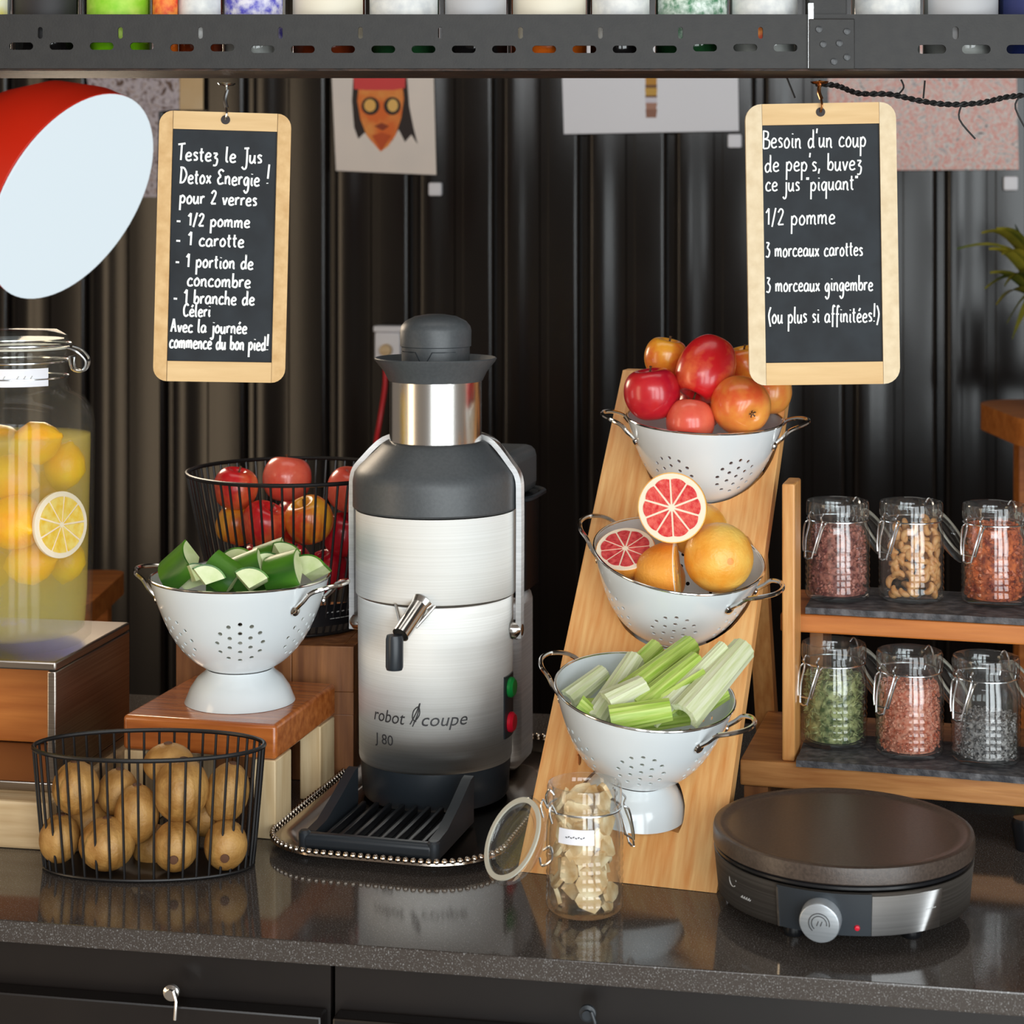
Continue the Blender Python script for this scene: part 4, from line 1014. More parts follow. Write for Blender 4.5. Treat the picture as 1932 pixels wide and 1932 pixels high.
CU = [(340, 1078, 1.925, 1.9, .036, .022, (.55, .5, .3), 2.6, 'large green cucumber chunk leaning on the left rim of the colander'),
      (392, 1096, 1.885, 1.7, .022, .020, (.2, .2, .9), 1.9, 'pale cut cucumber chunk at the front left of the colander'),
      (418, 1090, 1.905, 1.8, .030, .020, (.8, -.5, .2), -.9, 'dark striped cucumber chunk beside the pale front one'),
      (450, 1068, 1.955, 1.9, .024, .022, (-.3, .3, .9), 1.2, 'pale cucumber chunk at the back middle of the colander'),
      (468, 1086, 1.915, 1.9, .030, .021, (.7, .3, .1), 1.6, 'bright green cucumber chunk in the middle of the colander'),
      (474, 1104, 1.88, 1.6, .024, .021, (.1, .3, .9), 1.6, 'pale half moon cucumber chunk at the front of the colander'),
      (505, 1076, 1.93, 1.6, .022, .020, (.35, .35, .8), .6, 'small pale cucumber chunk right of the middle of the colander'),
      (534, 1086, 1.905, 2.0, .032, .021, (.75, .25, .2), 1.7, 'dark green cucumber chunk at the right of the colander'),
      (512, 1062, 1.985, 1.9, .030, .020, (.8, .3, .1), 1.4, 'green cucumber chunk at the back of the colander'),
      (536, 1060, 1.965, 1.5, .022, .020, (.2, .6, .7), 1.3, 'pale upright cucumber chunk at the back right of the colander'),
      (585, 1082, 1.935, 1.8, .022, .022, (-.2, .4, .8), 1.5, 'pale cucumber chunk by the right rim of the colander'),
      (372, 1092, 1.905, 1.5, .020, .018, (.3, .2, .8), .3, 'small cucumber chunk under the large one at the left rim'),
      (430, 1112, 1.94, 2.2, .034, .022, (.9, .1, .2), 1.5, 'cucumber chunk low in the middle of the colander'),
      (500, 1116, 1.945, 2.2, .034, .022, (.9, .2, .1), 1.5, 'cucumber chunk low at the right of the colander'),
      (352, 1102, 1.94, 2.0, .030, .021, (.2, .1, .9), 1.5, 'cucumber chunk low at the left of the colander')]
for a in CU: cucumber(*a)

# ------------------------------------------------------------------ oak display board with three colanders sunk in it
BYAW = AY - math.radians(18)                      # rotz of the board
ex = Vector((math.cos(BYAW), math.sin(BYAW), 0)); eb = Vector((-math.sin(BYAW), math.cos(BYAW), 0))
bo = Zp(1161, 1665, H); bo.z = H + .0004
BW = .187; SL = .33 / .374                        # lean: metres back per metre up
BT = .435                                         # height of the board
hth = .024
mo = axes(bo, ex, eb, UP)
bmb = MB()
prof = [(0, 0), (SL * BT, BT), (SL * BT + hth, BT), (hth, 0)]
bmb.add([(-BW / 2, y, z) for y, z in prof] + [(BW / 2, y, z) for y, z in prof], [(0, 1, 2, 3), (7, 6, 5, 4), (0, 4, 5, 1), (1, 5, 6, 2), (2, 6, 7, 3), (3, 7, 4, 0)])
def colm(px, py, d, tilt, roll, yaw, sc):
    """matrix of a colander whose rim centre is seen at px, py"""
    up_ = CV(math.sin(roll), math.cos(tilt) * math.cos(roll), math.sin(tilt)).normalized()
    fx = (Matrix.Rotation(yaw, 3, 'Z') @ RT); fx = (fx - up_ * fx.dot(up_)).normalized(); fy = up_.cross(fx)
    return axes(P(px, py, d) - up_ * (CH * sc), fx, fy, up_) @ Matrix.Scale(sc, 4)
R3 = math.radians
CM = [(colm(1217, 1303, 1.765, R3(11), R3(5), R3(-33), .915), 'white enamel colander of celery sticks, lowest on the oak board'),
      (colm(1281, 1046, 1.90, R3(16), R3(6), R3(-34), .935), 'white enamel colander of grapefruit, middle one on the oak board'),
      (colm(1330, 788, 2.012, R3(6), R3(1), R3(-5), .905), 'white enamel colander of apples, topmost on the oak board')]
solid = [(0, -.004)] + [(.060, -.004), (.0585, .004), (.054, .015), (.046, .027), (.040, .034), (.050, .041), (.0615, .0525), (.072, .067), (.080, .083), (.087, .101), (.0925, .118), (.0945, .132), (0, .135)]
cutb = [MB().lathe(solid, 64, mo.inverted() @ m_).mesh('cut', MT['oak_lean'], 0) for m_, _ in CM]
bme = bmb.mesh('display_panel', MT['oak_lean'], 30)
for c_ in cutb: bme = boolean(bme, c_, 'display_panel')
t = thing('display_board', 'leaning oak board holding three white colanders one above the other', 'stand', mo)
obj('panel', bme, None, t, smooth=0)
for xx in (-.06, .06):
    lt_ = MB().add([(xx - .011, SL * BT * .8 + hth + .001, BT * .8), (xx + .011, SL * BT * .8 + hth + .001, BT * .8), (xx + .011, SL * BT * .8 + hth + .001, BT * .86), (xx - .011, SL * BT * .8 + hth + .001, BT * .86),
                    (xx - .011, SL * BT + .05, 0), (xx + .011, SL * BT + .05, 0), (xx + .011, SL * BT + .072, 0), (xx - .011, SL * BT + .072, 0)],
                   [(0, 1, 2, 3), (4, 7, 6, 5), (0, 4, 5, 1), (1, 5, 6, 2), (2, 6, 7, 3), (3, 7, 4, 0)])
    obj('back_leg', lt_, MT['oak'], t)
hk = MB(); hp = mo.inverted() @ P(1092, 1440, 1.83)
hk.tube(catmull([hp + Vector((0, .012, -.012)), hp + Vector((0, -.002, -.010)), hp + Vector((.003, -.008, -.002)), hp + Vector((.002, -.004, .008)), hp + Vector((0, -.001, .008))], 5), .0014, 8)
obj('cup_hook', hk, MT['brass'], t)
for m_, lb in CM: colander(lb, m_)

# fruit of the top colander
GA = 'apples in the top colander'
for a in ((1231, 744, 1.985, 53, 'crim', (-.15, 1, .05), 'crimson apple at the left of the top colander'),
          (1333, 694, 1.995, 54, 'red', (-.45, -.85, .35), 'large red apple crowning the top colander', GA, 2.25),
          (1399, 766, 1.965, 56, 'or', (-.35, .25, -.85), 'orange red apple with its blossom end forward in the top colander'),
          (1302, 798, 1.968, 46, 'pink', (.1, .9, -.3), 'small coral apple low at the front of the top colander'),
          (1256, 676, 2.045, 41, 'yel', (.2, 1, .1), 'yellow orange apple at the back left of the top colander'),
          (1408, 692, 2.045, 42, 'yel', (-.2, 1, .1), 'yellow apple at the back half hidden by the chalkboard'),
          (1452, 742, 2.035, 42, 'or', (.1, 1, .1), 'orange apple behind the chalkboard corner in the top colander'),
          (1320, 770, 2.05, 44, 'red', (.1, 1, .1), 'red apple buried in the middle of the top colander')):
    if len(a) == 7: apple(*a, GA)
    else: apple(*a[:7], a[7], a[8])
# grapefruit
GG = 'grapefruits in the middle colander'
rg = 62 * 1.86 / FPX
half_citrus('grapefruit_half', 'halved pink grapefruit standing on top with its red face forward', 'grapefruit', zto(P(1268, 958, 1.845), CV(-.30, .12, .95), .4), 66 * 1.85 / FPX, MT['gf_skin_y'], MT['gf_flesh'], GG, 10, .10, .84)
half_citrus('grapefruit_half', 'halved grapefruit lying at the left rim with its dark red face up', 'grapefruit', zto(P(1180, 1036, 1.885), CV(-.12, .80, .55), .2), 57 * 1.87 / FPX, MT['gf_skin'], M('deep_red_flesh', (186, 24, 40), (220, 80, 76), scale=190, rough=0.3, bump=.3, bscale=260), GG, 10, .10, .84)
def grapefruit(px, py, d, rp, mat, ax, label):
    r = rp * d / FPX
    t = thing('grapefruit', label, 'grapefruit', zto(P(px, py, d), CV(*ax)), GG)
    k = 14; pr_ = [(r * math.sin(PI * i / k), -r * .95 * math.cos(PI * i / k)) for i in range(k + 1)]; pr_[0] = (0, -r * .95); pr_[-1] = (0, r * .92)
    obj('rind', MB().lathe(pr_, 40), mat, t, smooth=180)
    obj('stem_scar', MB().lathe([(0, r * .915), (.003, r * .915), (.0035, r * .928), (.002, r * .932), (0, r * .926)], 12), MT['gf_skin'], t)
half_citrus('grapefruit_half', 'halved orange grapefruit at the front with its cut turned to the side', 'grapefruit', zto(P(1276, 1080, 1.866), CV(.975, .08, .19), .2), 60 * 1.86 / FPX, MT['gf_skin'], MT['gf_skin_y'], GG, 10, .10, .84, 1.35)
grapefruit(1356, 1052, 1.862, 66, MT['gf_skin_y'], (.25, .05, .95), 'whole yellow grapefruit at the right of the middle colander')
grapefruit(1318, 1000, 1.925, 56, MT['gf_skin_y'], (.3, .9, .1), 'whole yellow grapefruit at the back of the middle colander')
grapefruit(1240, 1092, 1.915, 54, MT['gf_skin'], (.3, .9, .1), 'whole grapefruit low at the back of the middle colander')

# ------------------------------------------------------------------ celery
def celery(p0, p1, wd_, mat, curl, label, bend=.0):
    a, b = Vector(p0), Vector(p1); L = (b - a).length; d = (b - a).normalized()
    toV = (CAM - a).normalized(); n_ = (toV - d * toV.dot(d)).normalized(); s_ = d.cross(n_)
    m = axes(a, s_, n_, d); 
    N = 12; K = 10; vs = []; fs = []
    sgn = 1 if curl > 0 else -1; cur = abs(curl)
    for i in range(N + 1):
        u = i / N; ww = wd_ * (1 - .22 * u)
        off = bend * math.sin(PI * u)
        ringo = []; ringi = []
        for k in range(K + 1):
            th = -cur + 2 * cur * k / K; rr_ = ww / math.sin(min(cur, PI / 2))
            rib = 1 + .035 * math.cos(k * PI)
            ringo.append(Vector((rr_ * rib * math.sin(th), sgn * (rr_ * rib * math.cos(th) - rr_ * math.cos(cur)) + off, L * u)))
            ringi.append(Vector((rr_ * .62 * math.sin(th), sgn * (rr_ * .62 * math.cos(th) - rr_ * math.cos(cur) * .9) + off, L * u)))
        vs += ringo + ringi[::-1]
    R2 = 2 * (K + 1)
    for i in range(N):
        for k in range(R2):
            fs.append((i * R2 + k, i * R2 + (k + 1) % R2, (i + 1) * R2 + (k + 1) % R2, (i + 1) * R2 + k))
    for o in (0, N * R2):
        for k in range(K): fs.append((o + k, o + k + 1, o + R2 - 2 - k, o + R2 - 1 - k))
    return single('celery_stick', MB().add(vs, fs), mat, label, 'celery', m, 'celery sticks in the lowest colander')
CE = [((1072, 1322, 1.765), (1140, 1268, 1.80), .0105, 'celery_w', 1.2, 'pale celery stick at the left rim of the colander'),
      ((1086, 1332, 1.735), (1118, 1356, 1.735), .0115, 'celery_g', 1.2, 'short green celery piece at the front left of the colander'),
      ((1122, 1360, 1.73), (1200, 1240, 1.80), .0115, 'celery_w', 1.1, 'whitish celery stick running up from the front left'),
      ((1158, 1300, 1.79), (1242, 1218, 1.83), .0105, 'celery_g', 1.1, 'dark green celery stick at the back left of the pile'),
      ((1182, 1312, 1.745), (1306, 1216, 1.81), .0130, 'celery_g', 1.3, 'bright green celery stick reaching highest in the middle'),
      ((1206, 1340, 1.730), (1318, 1246, 1.775), .0130, 'celery_g', 1.3, 'light green celery stick across the middle of the pile'),
      ((1226, 1350, 1.725), (1336, 1276, 1.75), .0105, 'celery_g', -1.2, 'hollow green celery stick right of the middle'),
      ((1146, 1334, 1.728), (1216, 1296, 1.745), .0145, 'celery_w', 1.4, 'thick white celery end in the middle of the colander'),
      ((1152, 1358, 1.712), (1266, 1338, 1.712), .0125, 'celery_g', 1.2, 'light green celery stick lying along the front rim'),
      ((1228, 1362, 1.715), (1366, 1218, 1.785), .0075, 'celery_w', 1.1, 'thin long white celery stick leaning up to the right'),
      ((1290, 1352, 1.715), (1404, 1222, 1.795), .0150, 'celery_w', 1.3, 'broad pale celery stick sticking out at the right'),
      ((1270, 1335, 1.74), (1352, 1264, 1.785), .0095, 'celery_g', 1.1, 'green celery stick between the two pale ones at the right'),
      ((1100, 1345, 1.755), (1190, 1335, 1.77), .0125, 'celery_g', 1.2, 'green celery piece low at the left of the pile'),
      ((1180, 1358, 1.745), (1300, 1345, 1.75), .0135, 'celery_g', 1.2, 'green celery piece lying low in the middle of the pile'),
      ((1300, 1340, 1.76), (1368, 1302, 1.775), .0115, 'celery_g', 1.2, 'green celery piece low at the right rim of the colander')]
for p0, p1, wd_, mt, cu, lb in CE: celery(P(*p0), P(*p1), wd_, MT[mt], cu, lb)

# ------------------------------------------------------------------ juicer on its tray
jrz = AY - R3(15)
jb = A(822, 2.0, H)
TRAYM = TR(Vector((jb.x, jb.y, H + .0004)), jrz)
t = thing('serving_tray', 'oblong silver serving tray with a beaded rim under the juicer', 'tray', TRAYM @ Matrix.Translation((.008, -.016, 0)))
def rr_loop(w_, h_, r_, z_): return [Vector((x, y, z_)) for x, y in rrect(w_, h_, r_, 10)]
tw_, th_ = .236, .452
loops = [rr_loop(tw_ - .055, th_ - .055, .045, .0), rr_loop(tw_ - .05, th_ - .05, .048, .001), rr_loop(tw_ - .036, th_ - .036, .055, .008), rr_loop(tw_ - .012, th_ - .012, .064, .0098), rr_loop(tw_, th_, .07, .0115),
         rr_loop(tw_ + .001, th_ + .001, .07, .0095), rr_loop(tw_ - .012, th_ - .012, .064, .0078), rr_loop(tw_ - .034, th_ - .034, .055, .0065)]
tm = MB(); nn = len(loops[0])
for L_ in loops: tm.add(L_, [])
for i in range(len(loops) - 1):
    for k in range(nn): tm.f.append((i * nn + k, i * nn + (k + 1) % nn, (i + 1) * nn + (k + 1) % nn, (i + 1) * nn + k)); tm.mi.append(0)
tm.f.append(tuple(range(nn))); tm.mi.append(0)
obj('dish', tm, MT['tray'], t)
bead = MB(); per = rr_loop(tw_ - .004, th_ - .004, .068, .0125)
tot = sum((per[i] - per[i - 1]).length for i in range(nn)); step = tot / 170; acc = 0
for i in range(nn):
    a, b = per[i - 1], per[i]; L_ = (b - a).length; s = step - acc if acc else 0
    while s < L_:
        bead.ball(a.lerp(b, s / L_), .0031, n=8, k=6); s += step
    acc = (L_ - s + step) % step
obj('beaded_rim', bead, MT['tray'], t)
JZ = .0125
t = thing('juicer', 'tall stainless steel electric juicer with a charcoal lid on the silver tray', 'juicer', TR(Vector((jb.x, jb.y, H + .0004)), jrz))
J = lambda name, mb_, mat, label=None, par=None: obj(name, mb_, mat, par or t, None, 40, label)
def zj(y): return .6 - (y - 420) / 1800.0
J('base', MB().lathe([(0, .004), (.074, .004), (.0765, .008), (.0785, .040), (.0785, .043), (0, .043)], 72), MT['plastic_dark'], 'dark blue grey plastic base ring')
J('motor_housing', MB().lathe([(0, .0432), (.0794, .0432), (.0800, .046), (.0815, .2105), (.0808, .212), (0, .212)], 96), MT['steel'])
J('juice_bowl', MB().lathe([(0, .2125), (.0818, .2125), (.0836, .2145), (.0836, .3005), (.082, .3015), (0, .3015)], 96), MT['steel'])
lidp = [(0, .302), (.0850, .302), (.0868, .304), (.0868, .330), (.0850, .339), (.0800, .3455), (.0620, .362), (.0560, .3685), (.0520, .371), (0, .371)]
J('lid', MB().lathe(lidp, 96), MT['plastic_grey'], 'charcoal domed lid')
J('feed_chute', MB().lathe([(.0465, .3712), (.0483, .3712), (.0483, .434), (.0465, .434), (.0465, .3712)], 80), MT['steel_pol'])
J('hopper', MB().lathe([(.0462, .4342), (.0490, .4342), (.0505, .437), (.0540, .444), (.0625, .4545), (.0640, .4575), (.0630, .4585), (.0600, .455), (.0520, .446), (.0462, .440), (.0462, .4342)], 80), MT['plastic_grey'])
pk = [(0, .436), (.0355, .436), (.0358, .4695), (.0372, .4705), (.0375, .487), (.0362, .4915), (.0320, .4965), (.0220, .5015), (.0100, .5035), (0, .504)]
pu = J('pusher', MB().lathe(pk, 72), MT['plastic_grey'])
vm = MB()
def cyl_pt(r, ang, z): return Vector((r * math.sin(ang), -r * math.cos(ang), z))
def vline(pts, r=.0362): return [cyl_pt(r, a_, z_) for a_, z_ in pts]
vm.tube(vline([(-.95, .4655), (-.5, .4655), (-.32, .4655), (-.06, .4495), (.2, .4655), (.5, .4655), (.9, .4655)]), .0006, 6)
obj('raised_mark', vm, MT['plastic_dark'], pu)
# spout
sp = J('spout', MB().lathe([(.0045, 0), (.0095, 0), (.0088, .044), (.0075, .044), (.0045, 0)], 28, zto((.010, -.079, .2165), Vector((-.012, -.036, -.027)))).lathe([(.0, 0), (.012, 0), (.0095, .006), (0, .006)], 28, zto((.010, -.0785, .2165), Vector((-.012, -.036, -.027)))), MT['steel_pol'])
vplate = MB().tube([(-.016, -.084, .2145), (-.004, -.100, .192)], .0016, 8).tube([(.024, -.080, .2145), (.010, -.098, .196)], .0016, 8)
obj('drip_wires', vplate, MT['steel_pol'], sp)
J('spout_cap', MB().lathe([(0, 0), (.0078, 0), (.0088, .003), (.0088, .030), (.0078, .034), (0, .034)], 28, zto((-.005, -.121, .158), (0, .02, 1))), MT['plastic_dark'])
# clamp handle: two arms with pivots and a bridge behind the chute
for s_ in (-1, 1):
    arm = MB()
    path = catmull([(s_ * .040, .030, .3745), (s_ * .060, .012, .3700), (s_ * .0800, .004, .350), (s_ * .0900, .001, .335), (s_ * .0915, 0, .310), (s_ * .0915, 0, .260), (s_ * .0912, 0, .200), (s_ * .0912, 0, .170)], 5)
    L_ = len(path); vs = []; fs = []
    for i, p in enumerate(path):
        t_ = (path[min(i + 1, L_ - 1)] - path[max(i - 1, 0)]).normalized(); nrm_ = Vector((0, 1, 0)); bn = t_.cross(nrm_).normalized()
        hw = .0062; ht = .0028
        vs += [p + nrm_ * hw + bn * ht, p - nrm_ * hw + bn * ht, p - nrm_ * hw - bn * ht, p + nrm_ * hw - bn * ht]
    for i in range(L_ - 1):
        for k in range(4): fs.append((i * 4 + k, i * 4 + (k + 1) % 4, i * 4 + 4 + (k + 1) % 4, i * 4 + 4 + k))
    fs += [(3, 2, 1, 0), ((L_ - 1) * 4, (L_ - 1) * 4 + 1, (L_ - 1) * 4 + 2, (L_ - 1) * 4 + 3)]
    ao = J('clamp_arm', arm.add(vs, fs), MT['steel2'])
    obj('pivot_knob', MB().lathe([(0, 0), (.010, 0), (.010, .006), (.006, .011), (0, .012)], 24, zto((s_ * .0830, 0, .178), (s_, 0, 0))), MT['steel_pol'], ao)
# rear: pulp chute, bin, and column
J('pulp_chute', MB().box(-.070, .070, .060, .165, .300, .352, .012, 3), MT['plastic_grey'])
J('column', MB().box(-.070, .070, .074, .150, .0050, .198, .014, 3), MT['steel2'])
J('pulp_bin', MB().prism(rrect(.146, .105, .03, 6), .199, .300, Matrix.Translation((0, .125, 0))), MT['plastic_black'])
J('bin_lip', MB().tube([Vector((x, y + .125, .300)) for x, y in rrect(.158, .115, .034, 6)], .003, 6, True), MT['plastic_dark'])
# switch panel, placed on the side wall of the motor housing
def patch(r, a0, a1, z0, z1, th_=.0015, n_=12):
    pm = MB(); vs = []; fs = []
    for i in range(n_ + 1):
        a_ = a0 + (a1 - a0) * i / n_
        vs += [cyl_pt(r, a_, z0), cyl_pt(r, a_, z1), cyl_pt(r + th_, a_, z1), cyl_pt(r + th_, a_, z0)]
    for i in range(n_):
        for k in range(4): fs.append((i * 4 + k, i * 4 + (k + 1) % 4, i * 4 + 4 + (k + 1) % 4, i * 4 + 4 + k))
    fs += [(3, 2, 1, 0), (n_ * 4, n_ * 4 + 1, n_ * 4 + 2, n_ * 4 + 3)]
    return pm.add(vs, fs)
SA = R3(87)
sw = J('switch_panel', patch(.0806, SA - .17, SA + .17, .068, .132), MT['plastic_dark'])
for zz, mt, lb in ((.119, 'green_btn', 'green start button'), (.083, 'red_btn', 'red stop button')):
    obj('push_button', MB().lathe([(0, 0), (.0105, 0), (.0105, .003), (.008, .0055), (0, .006)], 24, zto(cyl_pt(.0818, SA, zz), cyl_pt(1, SA, 0))), MT[mt], sw, label=lb)
# lettering
def text_mesh(s, size, shear=0.0):
    cu = bpy.data.curves.new('txt', 'FONT'); cu.body = s; cu.size = size; cu.shear = shear; cu.resolution_u = 3; cu.extrude = .0001
    o_ = bpy.data.objects.new('tmp_txt', cu); COL.objects.link(o_)
    dg = bpy.context.evaluated_depsgraph_get(); dg.update()
    me = bpy.data.meshes.new_from_object(o_.evaluated_get(dg)); bpy.data.objects.remove(o_)
    return me
def wrap_text(s, size, rfun, a0, z0, shear, width=None):
    me = text_mesh(s, size, shear)
    xs = [v.co.x for v in me.vertices]; k = (width / (max(xs) - min(xs))) if width else 1; x0_ = min(xs)
    for v in me.vertices:
        z_ = z0 + v.co.y; r_ = rfun(z_) + .0002 + max(v.co.z, 0) * 2
        v.co = cyl_pt(r_, a0 + (v.co.x - x0_) * k / r_, z_)
    return me
hr0 = lambda z_: .0800 + (z_ - .046) / .1645 * .0015
tj = bpy.data.objects['juicer']
LA = R3(-40)
zt1 = .093
def am(px): return math.asin(max(-1, min(1, (px - 822) / 1.0 / FPX * 1.93 / .0802))) + R3(17.3)
for s_, p0_, p1_, z_, sz in (('robot', 706, 765, zt1, .0185), ('coupe', 796, 882, zt1, .0185), ('J 80', 708, 742, .070, .0150)):
    me = wrap_text(s_, sz, hr0, am(p0_), z_, .25 if s_ != 'J 80' else 0.0, (am(p1_) - am(p0_)) * .0803)
    me.materials.append(MT['print_txt']); o_ = bpy.data.objects.new('lettering', me); COL.objects.link(o_); o_.parent = bpy.data.objects['motor_housing']
lg = MB(); a_c = am(781)
for q in (((-.03, -.006), (.02, .006), (.05, .016), (.03, .004), (-.01, -.008)), ((.0, -.004), (.045, .004), (.04, .012), (.0, .008), (-.01, .0), (.02, -.003))):
    lg.tube(catmull([cyl_pt(hr0(zt1) + .0003, a_c + a_ * 1.6, zt1 + .007 + z_) for a_, z_ in q], 5), .0006, 6)
obj('emblem', lg, MT['print_txt'], bpy.data.objects['motor_housing'])
# drip tray in front
dt = thing('drip_tray', 'black plastic drip tray with a slatted grid in front of the juicer', 'tray', TR(Vector((jb.x, jb.y, H + .0004 + .0022)), jrz))
x0_, x1_, yb, yf = -.066, .066, -.084, -.204
prof_side = lambda x: [(x, yb, .0), (x, yb, .046), (x, yb - .010, .045), (x, yb - .050, .031), (x, yf + .03, .0195), (x, yf, .018), (x, yf, .0)]
for sgn, nmx in ((-1, x0_), (1, x1_)):
    a_ = prof_side(nmx); b_ = prof_side(nmx - sgn * .010); k_ = len(a_)
    obj('side_wall', MB().add(a_ + b_, [tuple(range(k_)), tuple(range(2 * k_ - 1, k_ - 1, -1))] + [(i, k_ + i, k_ + (i + 1) % k_, (i + 1) % k_) for i in range(k_)]), MT['plastic_dark'], dt)
obj('front_lip', MB().box(x0_ + .0002, x1_ - .0002, yf - .014, yf, .004, .019, .005, 3), MT['plastic_dark'], dt)
obj('floor_pan', MB().box(x0_ + .0105, x1_ - .0105, yf + .0005, yb - .001, 0, .006), MT['plastic_black'], dt)
for k in range(8):
    x_ = x0_ + .018 + k * .0137
    obj('grid_slat', MB().box(x_ - .0022, x_ + .0022, yf + .004, yb - .004, .0062, .0135, .001), MT['plastic_black'], dt)
obj('corner_foot', MB().lathe([(0, 0), (.006, 0), (.006, .019), (.004, .021), (0, .021)], 20, Matrix.Translation((x1_ - .002, yf - .008, 0))), MT['plastic_dark'], dt)
obj('corner_foot', MB().lathe([(0, 0), (.006, 0), (.006, .019), (.004, .021), (0, .021)], 20, Matrix.Translation((x0_ + .002, yf - .008, 0))), MT['plastic_dark'], dt)

# ------------------------------------------------------------------ clip-top glass jars
def jar_profile(r, h):
    o = [(0, 0), (r * .80, 0), (r * .94, h * .018), (r * .99, h * .05), (r, h * .10)]
    z = .12
    for k in range(6):
        o += [(r * 1.0, h * z), (r * .972, h * (z + .028)), (r * 1.0, h * (z + .056))]; z += .064
    o += [(r, h * .56), (r * .985, h * .66), (r * .93, h * .74), (r * .90, h * .78), (r * .90, h * .83), (r * .955, h * .845), (r * .97, h * .87), (r * .965, h * .97), (r * .94, h * .995), (r * .90, h)]
    return o
def jar_meshes(r, h):
    o = jar_profile(r, h)
    inn = [(r * .84, h * .985), (r * .82, h * .9), (r * .82, h * .78), (r * .86, h * .72), (r * .905, h * .64), (r * .92, h * .5), (r * .92, h * .1), (r * .86, h * .05), (0, h * .045)]
    g = MB().lathe(o + inn, 56)
    return g
JR, JH = .0340, .1035
jar_body_me = jar_meshes(JR, JH).mesh('glass_body', MT['glass'], 50)
lid_prof = [(0, 0), (.80, 0), (.93, .05), (.97, .13), (.97, .2), (.90, .26), (.7, .28), (.64, .22), (0, .2)]
lid_me = MB().lathe([(a * JR, b * JR) for a, b in lid_prof], 48).mesh('lid', MT['glass'])
gask_me = MB().lathe([(JR * .80, JR * .262), (JR * .91, JR * .262), (JR * .91, JR * .31), (JR * .80, JR * .31), (JR * .80, JR * .262)], 48).mesh('gasket', MT['gasket'])
def clasp_mb(r, h):
    c = MB()
    ring = [(r * .935 * math.cos(2 * PI * k / 40), r * .935 * math.sin(2 * PI * k / 40), h * .81) for k in range(40)]
    c.tube(ring, .0009, 6, True)
    # lever: two legs hanging down from the neck, joined below (local -x side)
    for y_ in (-.0085, .0085):
        c.tube(catmull([(-r * .95, y_, h * .90), (-r * 1.06, y_, h * .86), (-r * 1.02, y_, h * .80), (-r * 1.22, y_ * .9, h * .64), (-r * 1.36, y_ * .55, h * .46)], 5), .0010, 6)
        c.tube(catmull([(-r * .94, y_ * 1.5, h * .81), (-r * 1.10, y_ * 1.5, h * .77), (-r * 1.26, y_ * 1.2, h * .60), (-r * 1.30, y_ * 1.0, h * .52)], 5), .0010, 6)
    c.tube([(-r * 1.36, -.0047, h * .46), (-r * 1.37, 0, h * .445), (-r * 1.36, .0047, h * .46)], .0010, 6)
    c.tube([(-r * 1.30, -.0085, h * .52), (-r * 1.30, .0085, h * .52)], .0010, 6)
    return c
clasp_me = clasp_mb(JR, JH).mesh('clasp', MT['wire_zinc'])
hinge_mb = MB()
for y_ in (-.009, .009):
    hinge_mb.tube(catmull([(JR * .93, y_, JH * .81), (JR * 1.06, y_, JH * .88), (JR * 1.12, y_, JH * .82), (JR * 1.05, y_, JH * .74)], 4), .0009, 6)
hinge_mb.tube(catmull([(JR * .95, .006, JH * .95), (JR * 1.06, .004, JH * .99), (JR * 1.1, .0, JH * .93), (JR * 1.02, -.003, JH * .86)], 4), .0009, 6)
hinge_me = hinge_mb.mesh('hinge', MT['wire_zinc'])
def clip_jar(label, m, group, lid_c, lid_n):
    t = thing('clip_top_jar', label, 'jar', m, group)
    obj('glass_body', jar_body_me, None, t)
    lo_ = obj('lid', lid_me, None, t, zto(lid_c, lid_n))
    obj('gasket', gask_me, None, lo_)
    obj('clasp', clasp_me, None, t); obj('hinge', hinge_me, None, t)
    return t
def grains(n_, rmin, size, zt_, seed, aspect=(1, .8, .6), core=True, rtop=None):
    rnd = random.Random(seed); g = MB(); R0 = JR * .90
    if core: g.lathe([(0, JH * .055), (R0 * .82, JH * .055), (R0 * .86, JH * .1), (R0 * .88, zt_ * .55), (R0 * .84, zt_ * .8), (R0 * .78, zt_ - .004), (0, zt_ - .003)], 24)
    for _ in range(n_):
        a = rnd.uniform(0, 2 * PI)
        if rnd.random() < .82:
            z_ = rnd.uniform(JH * .07, zt_ - .001); rmax = R0 * (1 if z_ < JH * .6 else .95 if z_ < JH * .7 else .88); r_ = rmax - size * rnd.uniform(.55, 1.1)
        else:
            z_ = zt_ - .002 + rnd.uniform(-.001, .0015); r_ = R0 * .82 * math.sqrt(rnd.random())
        s_ = size * rnd.uniform(.7, 1.2)
        mm = Matrix.Translation((r_ * math.cos(a), r_ * math.sin(a), z_)) @ Matrix.Rotation(rnd.uniform(0, 6), 4, Vector((rnd.uniform(-1, 1), rnd.uniform(-1, 1), rnd.uniform(-1, 1))).normalized()) @ Matrix.Diagonal((s_ * aspect[0], s_ * aspect[1], s_ * aspect[2], 1))
        g.add([mm @ Vector(v) for v in ((1, 0, 0), (-1, 0, 0), (0, 1, 0), (0, -1, 0), (0, 0, 1), (0, 0, -1), )], [(0, 2, 4), (2, 1, 4), (1, 3, 4), (3, 0, 4), (2, 0, 5), (1, 2, 5), (3, 1, 5), (0, 3, 5)])
    return g
def stuff(name, g, mat, label, m):
    o = single(name, g, mat, label, 'filling', m, None, 30); o['kind'] = 'stuff'; return o

